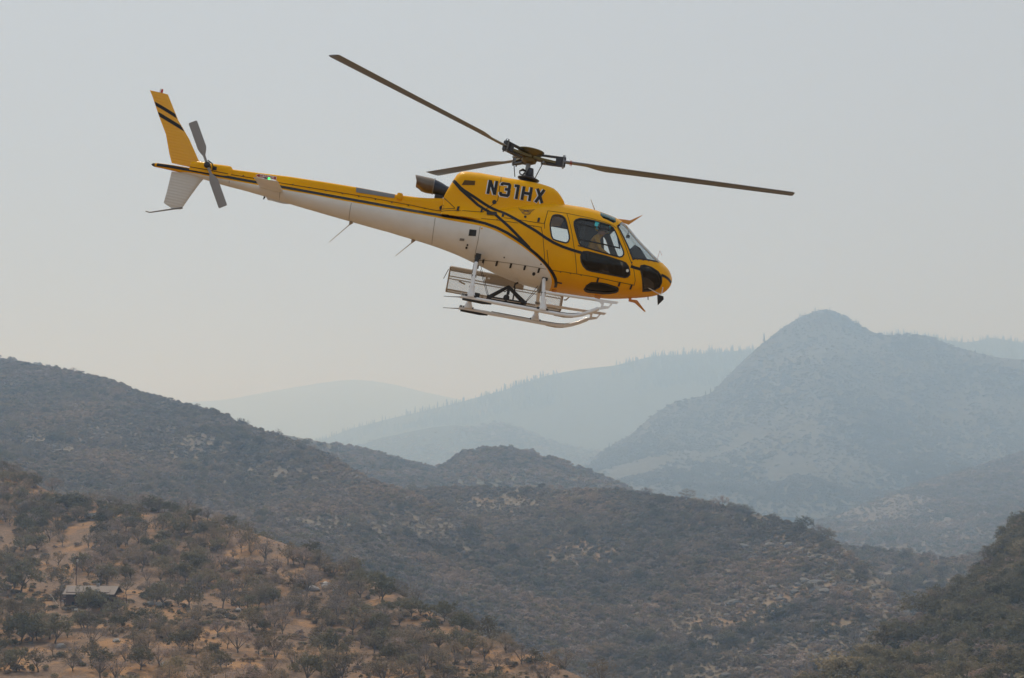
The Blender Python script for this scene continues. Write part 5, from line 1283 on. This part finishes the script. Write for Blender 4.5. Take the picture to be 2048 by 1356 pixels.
# ---- cargo hook frame under the belly
hf = empty('cargo_hook_frame', (0, 0, 0), heli)
fb = MB(); ap = Vector((.04, 0, -.985)); cs = [Vector((-.34, -.2, -1.29)), Vector((.43, -.2, -1.275)), Vector((.43, .2, -1.275)), Vector((-.34, .2, -1.29))]
for c in cs: fb.bar(ap + Vector((0, c.y * .25, 0)), c, .038, .05)
for a, b in zip(cs, cs[1:] + cs[:1]): fb.bar(a, b, .03)
fb.bar((.17, -.12, -1.0), (.17, -.12, -1.26), .03)
fb.build('frame', M_RUB, hf)
MB().lathe([(.03, -.07), (.065, -.04), (.065, .04), (.03, .07)], (.03, -.1, -1.235), (0, 1, 0), 12).build('hook_body', M_RUB, hf, 40)
MB().box((.05, -.05, -1.09), (.06, .05, .14)).build('load_cell', M_RUB, hf)
MB().tube([(.15, -.12, -1.0), (.16, -.1, -.92), (.21, -.05, -.88)], .02, 6).build('hose', M_RUB, hf, 60)
MB().tube([(-.1, -.1, -1.1), (-.02, -.12, -1.12), (.03, -.1, -1.06)], .01, 5).build('hose', M_RUB, hf)
for a, b in (((-.34, -.2, -1.27), (-.60, -.3, -.72)), ((-.34, .2, -1.27), (-.60, .3, -.70)), ((.43, -.2, -1.26), (.62, -.3, -.90)), ((.43, .2, -1.26), (.66, .3, -.90))):
    MB().tube([a, b], .006, 5).build('cable', M_DMET, hf)
for c in cs: MB().box(tuple(c), (.06, .05, .07)).build('corner_fitting', M_RUB, hf)

# ---- wire cutters, aerials, nose mirror, belly fittings
MB().prism([(2.05, .83), (2.185, .84), (2.3, .844), (2.544, 1.011), (2.50, .96), (2.285, .75), (2.20, .765), (2.10, .78)], -.014, .014).build('wire_cutter', M_ORNG, heli)
MB().prism([(2.529, -.70), (2.552, -.84), (2.685, -.849), (2.915, -.996), (2.938, -.984), (2.723, -.784), (2.60, -.79), (2.60, -.74), (2.75, -.72), (2.80, -.66)], -.014, .014).build('wire_cutter', M_ORNG, heli)
MB().tube([(1.547, 0, .90), (1.414, 0, 1.13)], [.012, .006], 6).build('roof_aerial', M_TAN, heli)
MB().box((1.547, 0, .905), (.07, .05, .02)).build('aerial_base', M_DMET, heli)
MB().lathe([(.045, 0), (.04, .02), (.01, .03)], (1.19, 0, .90), n=10).build('roof_light', M_RED, heli, 40)
MB().lathe([(.045, 0), (.04, .02), (.01, .03)], (-.727, 0, 1.23), n=10).build('roof_light', M_RED, heli, 40)
for a, b, c in (((-3.40, 0, -.24), (-3.43, 0, -.31), (-3.773, 0, -.741)), ((-2.07, 0, -.37), (-2.10, 0, -.45), (-2.381, 0, -.78))):
    al_ = MB(); al_.tube([a, b], [.05, .014], 8); al_.tube([b, c], [.010, .005], 6); al_.build('belly_aerial', M_TAN, heli, 60)
MB().tube([(-5.25, 0, -.05), (-5.27, 0, -.11)], [.02, .012], 6).build('drain', M_DMET, heli)
MB().tube([(2.93, 0, -.65), (2.95, 0, -.735)], .010, 6).build('pitot_drain', M_DMET, heli)
MB().tube([(2.99, -.05, .13), (3.016, -.05, .32), (3.072, -.05, .231)], .004, 5).build('yaw_string_post', M_RED, heli)
mi = empty('nose_mirror', (0, 0, 0), heli)
MB().tube([(2.80, -.50, .03), (2.84, -.52, .025), (3.165, -.36, -.49), (3.16, -.34, -.615)], .011, 8).build('mirror_arm', M_WHT, mi, 60)
MB().tube([(2.70, -.58, -.52), (3.08, -.36, -.615), (3.16, -.34, -.62)], .009, 8).build('mirror_arm', M_WHT, mi, 60)
MB().add([(3.08, -.30, -.645), (3.085, -.40, -.645), (3.118, -.36, -.862), (3.225, -.33, -.715), (3.20, -.40, -.66), (3.19, -.28, -.66)], [(0, 1, 2), (1, 4, 3, 2), (0, 2, 3, 5), (0, 5, 4, 1), (3, 4, 5)]).build('mirror_head', M_RUB, mi)
MB().prism([(1.80, -.80), (1.95, -.83), (1.93, -.955), (1.83, -.95)], -.25, -.19).build('belly_fairing', M_ORNG, heli)
MB().box((.98, -.1, -.92), (.10, .05, .06)).build('belly_fitting', M_ORNG, heli)
MB().tube([(1.42, .9, -.80), (1.33, .98, -.92), (1.28, .98, -.93)], .014, 6).build('step_bracket', M_TAN, heli)

# ---- DANGER sign on the tail
sg = MB(); sg.prism([(-5.50, .336), (-5.445, .377), (-5.07, .383), (-5.07, .312), (-5.445, .300)], -.128, -.120); DS = sg.build('danger_sign', M_WHT, heli)
MB().prism([(-5.485, .337), (-5.440, .369), (-5.078, .375), (-5.078, .320), (-5.440, .309)], -.131, -.127).build('sign_field', M_RED, DS)
fc_ = bpy.data.curves.new('danger_text', 'FONT'); fc_.body = 'DANGER'; fc_.size = .074; fc_.align_x = 'CENTER'; fc_.align_y = 'CENTER'
to = bpy.data.objects.new('danger_text', fc_); COL.objects.link(to); dg_ = bpy.context.evaluated_depsgraph_get(); tm = bpy.data.meshes.new_from_object(to.evaluated_get(dg_)); bpy.data.objects.remove(to)
tm.materials.append(M_WHT); to = put('lettering', tm, DS); to.matrix_local = Matrix.Translation((-5.265, -.134, .343)) @ Matrix.Rotation(R(-1), 4, 'Y') @ Matrix.Rotation(R(90), 4, 'X')

# ---- cabin inside
cab = empty('cabin_interior', (0, 0, 0), heli)
MB().box((1.35, 0, -.66), (1.9, 1.05, .04)).build('cabin_floor', M_INT, cab)
MB().box((.72, 0, -.30), (.62, 1.5, .34)).build('rear_bench', M_SEAT, cab)
MB().box((.47, 0, .10), (.10, 1.5, .60)).build('rear_backrest', M_SEAT, cab)
for y in (-.38, .38):
    se = MB(); se.box((1.60, y, -.30), (.48, .46, .12)); se.box((1.60, y, -.50), (.36, .40, .30)); se.box((1.375, y, .05), (.09, .44, .66), Matrix.Rotation(R(-12), 3, 'Y')); se.box((1.31, y, .46), (.07, .26, .16), Matrix.Rotation(R(-12), 3, 'Y')); se.build('seat', M_SEAT, cab)
    MB().tube([(1.30, y - .12, -.64), (1.33, y - .12, .30)], .018, 6).build('seat_post', M_STEEL, cab)
pn = MB(); pn.prism([(2.38, -.60), (2.34, .20), (2.40, .25), (2.468, .335), (2.59, .29), (2.80, .06), (2.78, -.30), (2.60, -.55)], -.12, .50); pn.build('instrument_console', M_SEAT, cab)
MB().prism([(2.36, -.08), (2.44, .14), (2.375, .20), (2.345, .1)], -.10, .46).build('instrument_panel', M_DMET, cab)
MB().box((1.95, 0, -.50), (.6, .18, .25)).build('centre_pedestal', M_DMET, cab)
MB().tube([(2.02, -.38, -.62), (2.05, -.38, -.3), (2.0, -.38, -.06)], .015, 6).build('cyclic_stick', M_RUB, cab, 60)
MB().box((2.31, 0, .50), (.07, .06, .06)).build('compass', M_RUB, cab)
MB().tube([(2.31, 0, .53), (2.30, 0, .62)], .01, 6).build('compass_post', M_RUB, cab)

# ---- pilot
def skin_body(name, J, E, root):
    me = bpy.data.meshes.new(name); me.from_pydata([j[0] for j in J], E, []); o = bpy.data.objects.new(name, me); COL.objects.link(o)
    md = o.modifiers.new('skin', 'SKIN'); md.use_smooth_shade = True
    for i, j in enumerate(J):
        r_ = j[1]; me.skin_vertices[0].data[i].radius = (r_, r_) if not isinstance(r_, tuple) else r_
        me.skin_vertices[0].data[i].use_root = i == root
    ss = o.modifiers.new('sub', 'SUBSURF'); ss.levels = 2; ss.render_levels = 2
    dg = bpy.context.evaluated_depsgraph_get(); m2 = bpy.data.meshes.new_from_object(o.evaluated_get(dg)); o.modifiers.clear(); o.data = m2
    return o
PY = -.38
J = [((1.50, PY, -.14), (.15, .12)), ((1.56, PY, .06), (.14, .11)), ((1.62, PY, .22), (.16, .12)), ((1.68, PY, .335), .055), ((1.715, PY, .40), .075), ((1.755, PY, .47), (.085, .10)), ((1.765, PY, .55), .075)]
E = [(0, 1), (1, 2), (2, 3), (3, 4), (4, 5), (5, 6)]
for s in (-1, 1):
    k = len(J); J += [((1.62, PY + s * .17, .27), .065), ((1.72, PY + s * .23, .03), .048), ((1.90, PY + s * (.16 if s < 0 else .06), -.03), .036), ((1.98, PY + s * (.03 if s < 0 else .0) + (0 if s < 0 else .05), -.05), .028), ((2.03, PY + (.0 if s < 0 else .05), -.06), .018)]
    E += [(2, k), (k, k + 1), (k + 1, k + 2), (k + 2, k + 3), (k + 3, k + 4)]
    k = len(J); J += [((1.56, PY + s * .09, -.17), .095), ((1.98, PY + s * .13, -.13), .068), ((2.14, PY + s * .12, -.48), .045), ((2.18, PY + s * .12, -.58), .040), ((2.30, PY + s * .13, -.61), .032)]
    E += [(0, k), (k, k + 1), (k + 1, k + 2), (k + 2, k + 3), (k + 3, k + 4)]
pil = skin_body('person', J, E, 0)
M_SHIRT = simple('yellow_flight_shirt', (.50, .27, .03), .85, bump=.3, scale=30); M_TROU = simple('dark_green_trousers', (.035, .045, .03), .9); M_SKIN = simple('skin', (.36, .20, .14), .55)
pil.data.materials.clear()
for m_ in (M_SHIRT, M_TROU, M_SKIN): pil.data.materials.append(m_)
for p in pil.data.polygons:
    c = p.center; p.material_index = 2 if (c.z > .36 and c.x > 1.6) or c.x > 1.945 and c.z > -.085 and c.z < 0 else 1 if c.z < -.09 else 0
pil.matrix_world = HM.copy(); tag(pil, 'pilot in yellow shirt and dark helmet seated behind the controls', 'person')
hm = MB(); hm.lathe([(.02, .132), (.07, .115), (.108, .075), (.125, .02), (.122, -.04), (.105, -.085)], (1.745, PY, .52), (-.10, 0, 1), 16); h = hm.build('helmet', simple('dark_helmet_shell', (.03, .035, .045), .25, coat=.6), pil, 50)
MB().box((1.86, PY, .515), (.03, .17, .07), Matrix.Rotation(R(-12), 3, 'Y')).build('visor', M_DMET, h)
MB().box((1.84, PY, .475), (.03, .022, .045)).build('nose', M_SKIN, pil)
MB().tube([(1.76, PY - .11, .44), (1.85, PY - .09, .405), (1.875, PY - .02, .405)], .008, 5).build('microphone', M_RUB, pil)
# ------------------------------------------------------------------ haze
def make_haze():
    mb = MB(); x0, x1, y0, y1, z0, z1 = -16500, 16500, -2900, 16800, -260, 960
    mb.box(((x0 + x1) / 2, (y0 + y1) / 2, (z0 + z1) / 2), (x1 - x0, y1 - y0, z1 - z0))
    m = bpy.data.materials.new('smoke_haze'); m.use_nodes = True
    nt = m.node_tree; nt.nodes.clear()
    pv = nt.nodes.new('ShaderNodeVolumePrincipled')
    pv.inputs['Color'].default_value = (.46, .69, 1.0, 1)
    pv.inputs['Absorption Color'].default_value = (1, 1, 1, 1)
    pv.inputs['Density'].default_value = HAZE
    pv.inputs['Anisotropy'].default_value = .35
    out = nt.nodes.new('ShaderNodeOutputMaterial')
    nt.links.new(pv.outputs[0], out.inputs['Volume'])
    o = mb.build('haze', m)
    return tag(o, 'thin smoke haze filling the whole valley air', 'haze', kind='stuff')
HAZE = 0.00026
make_haze()
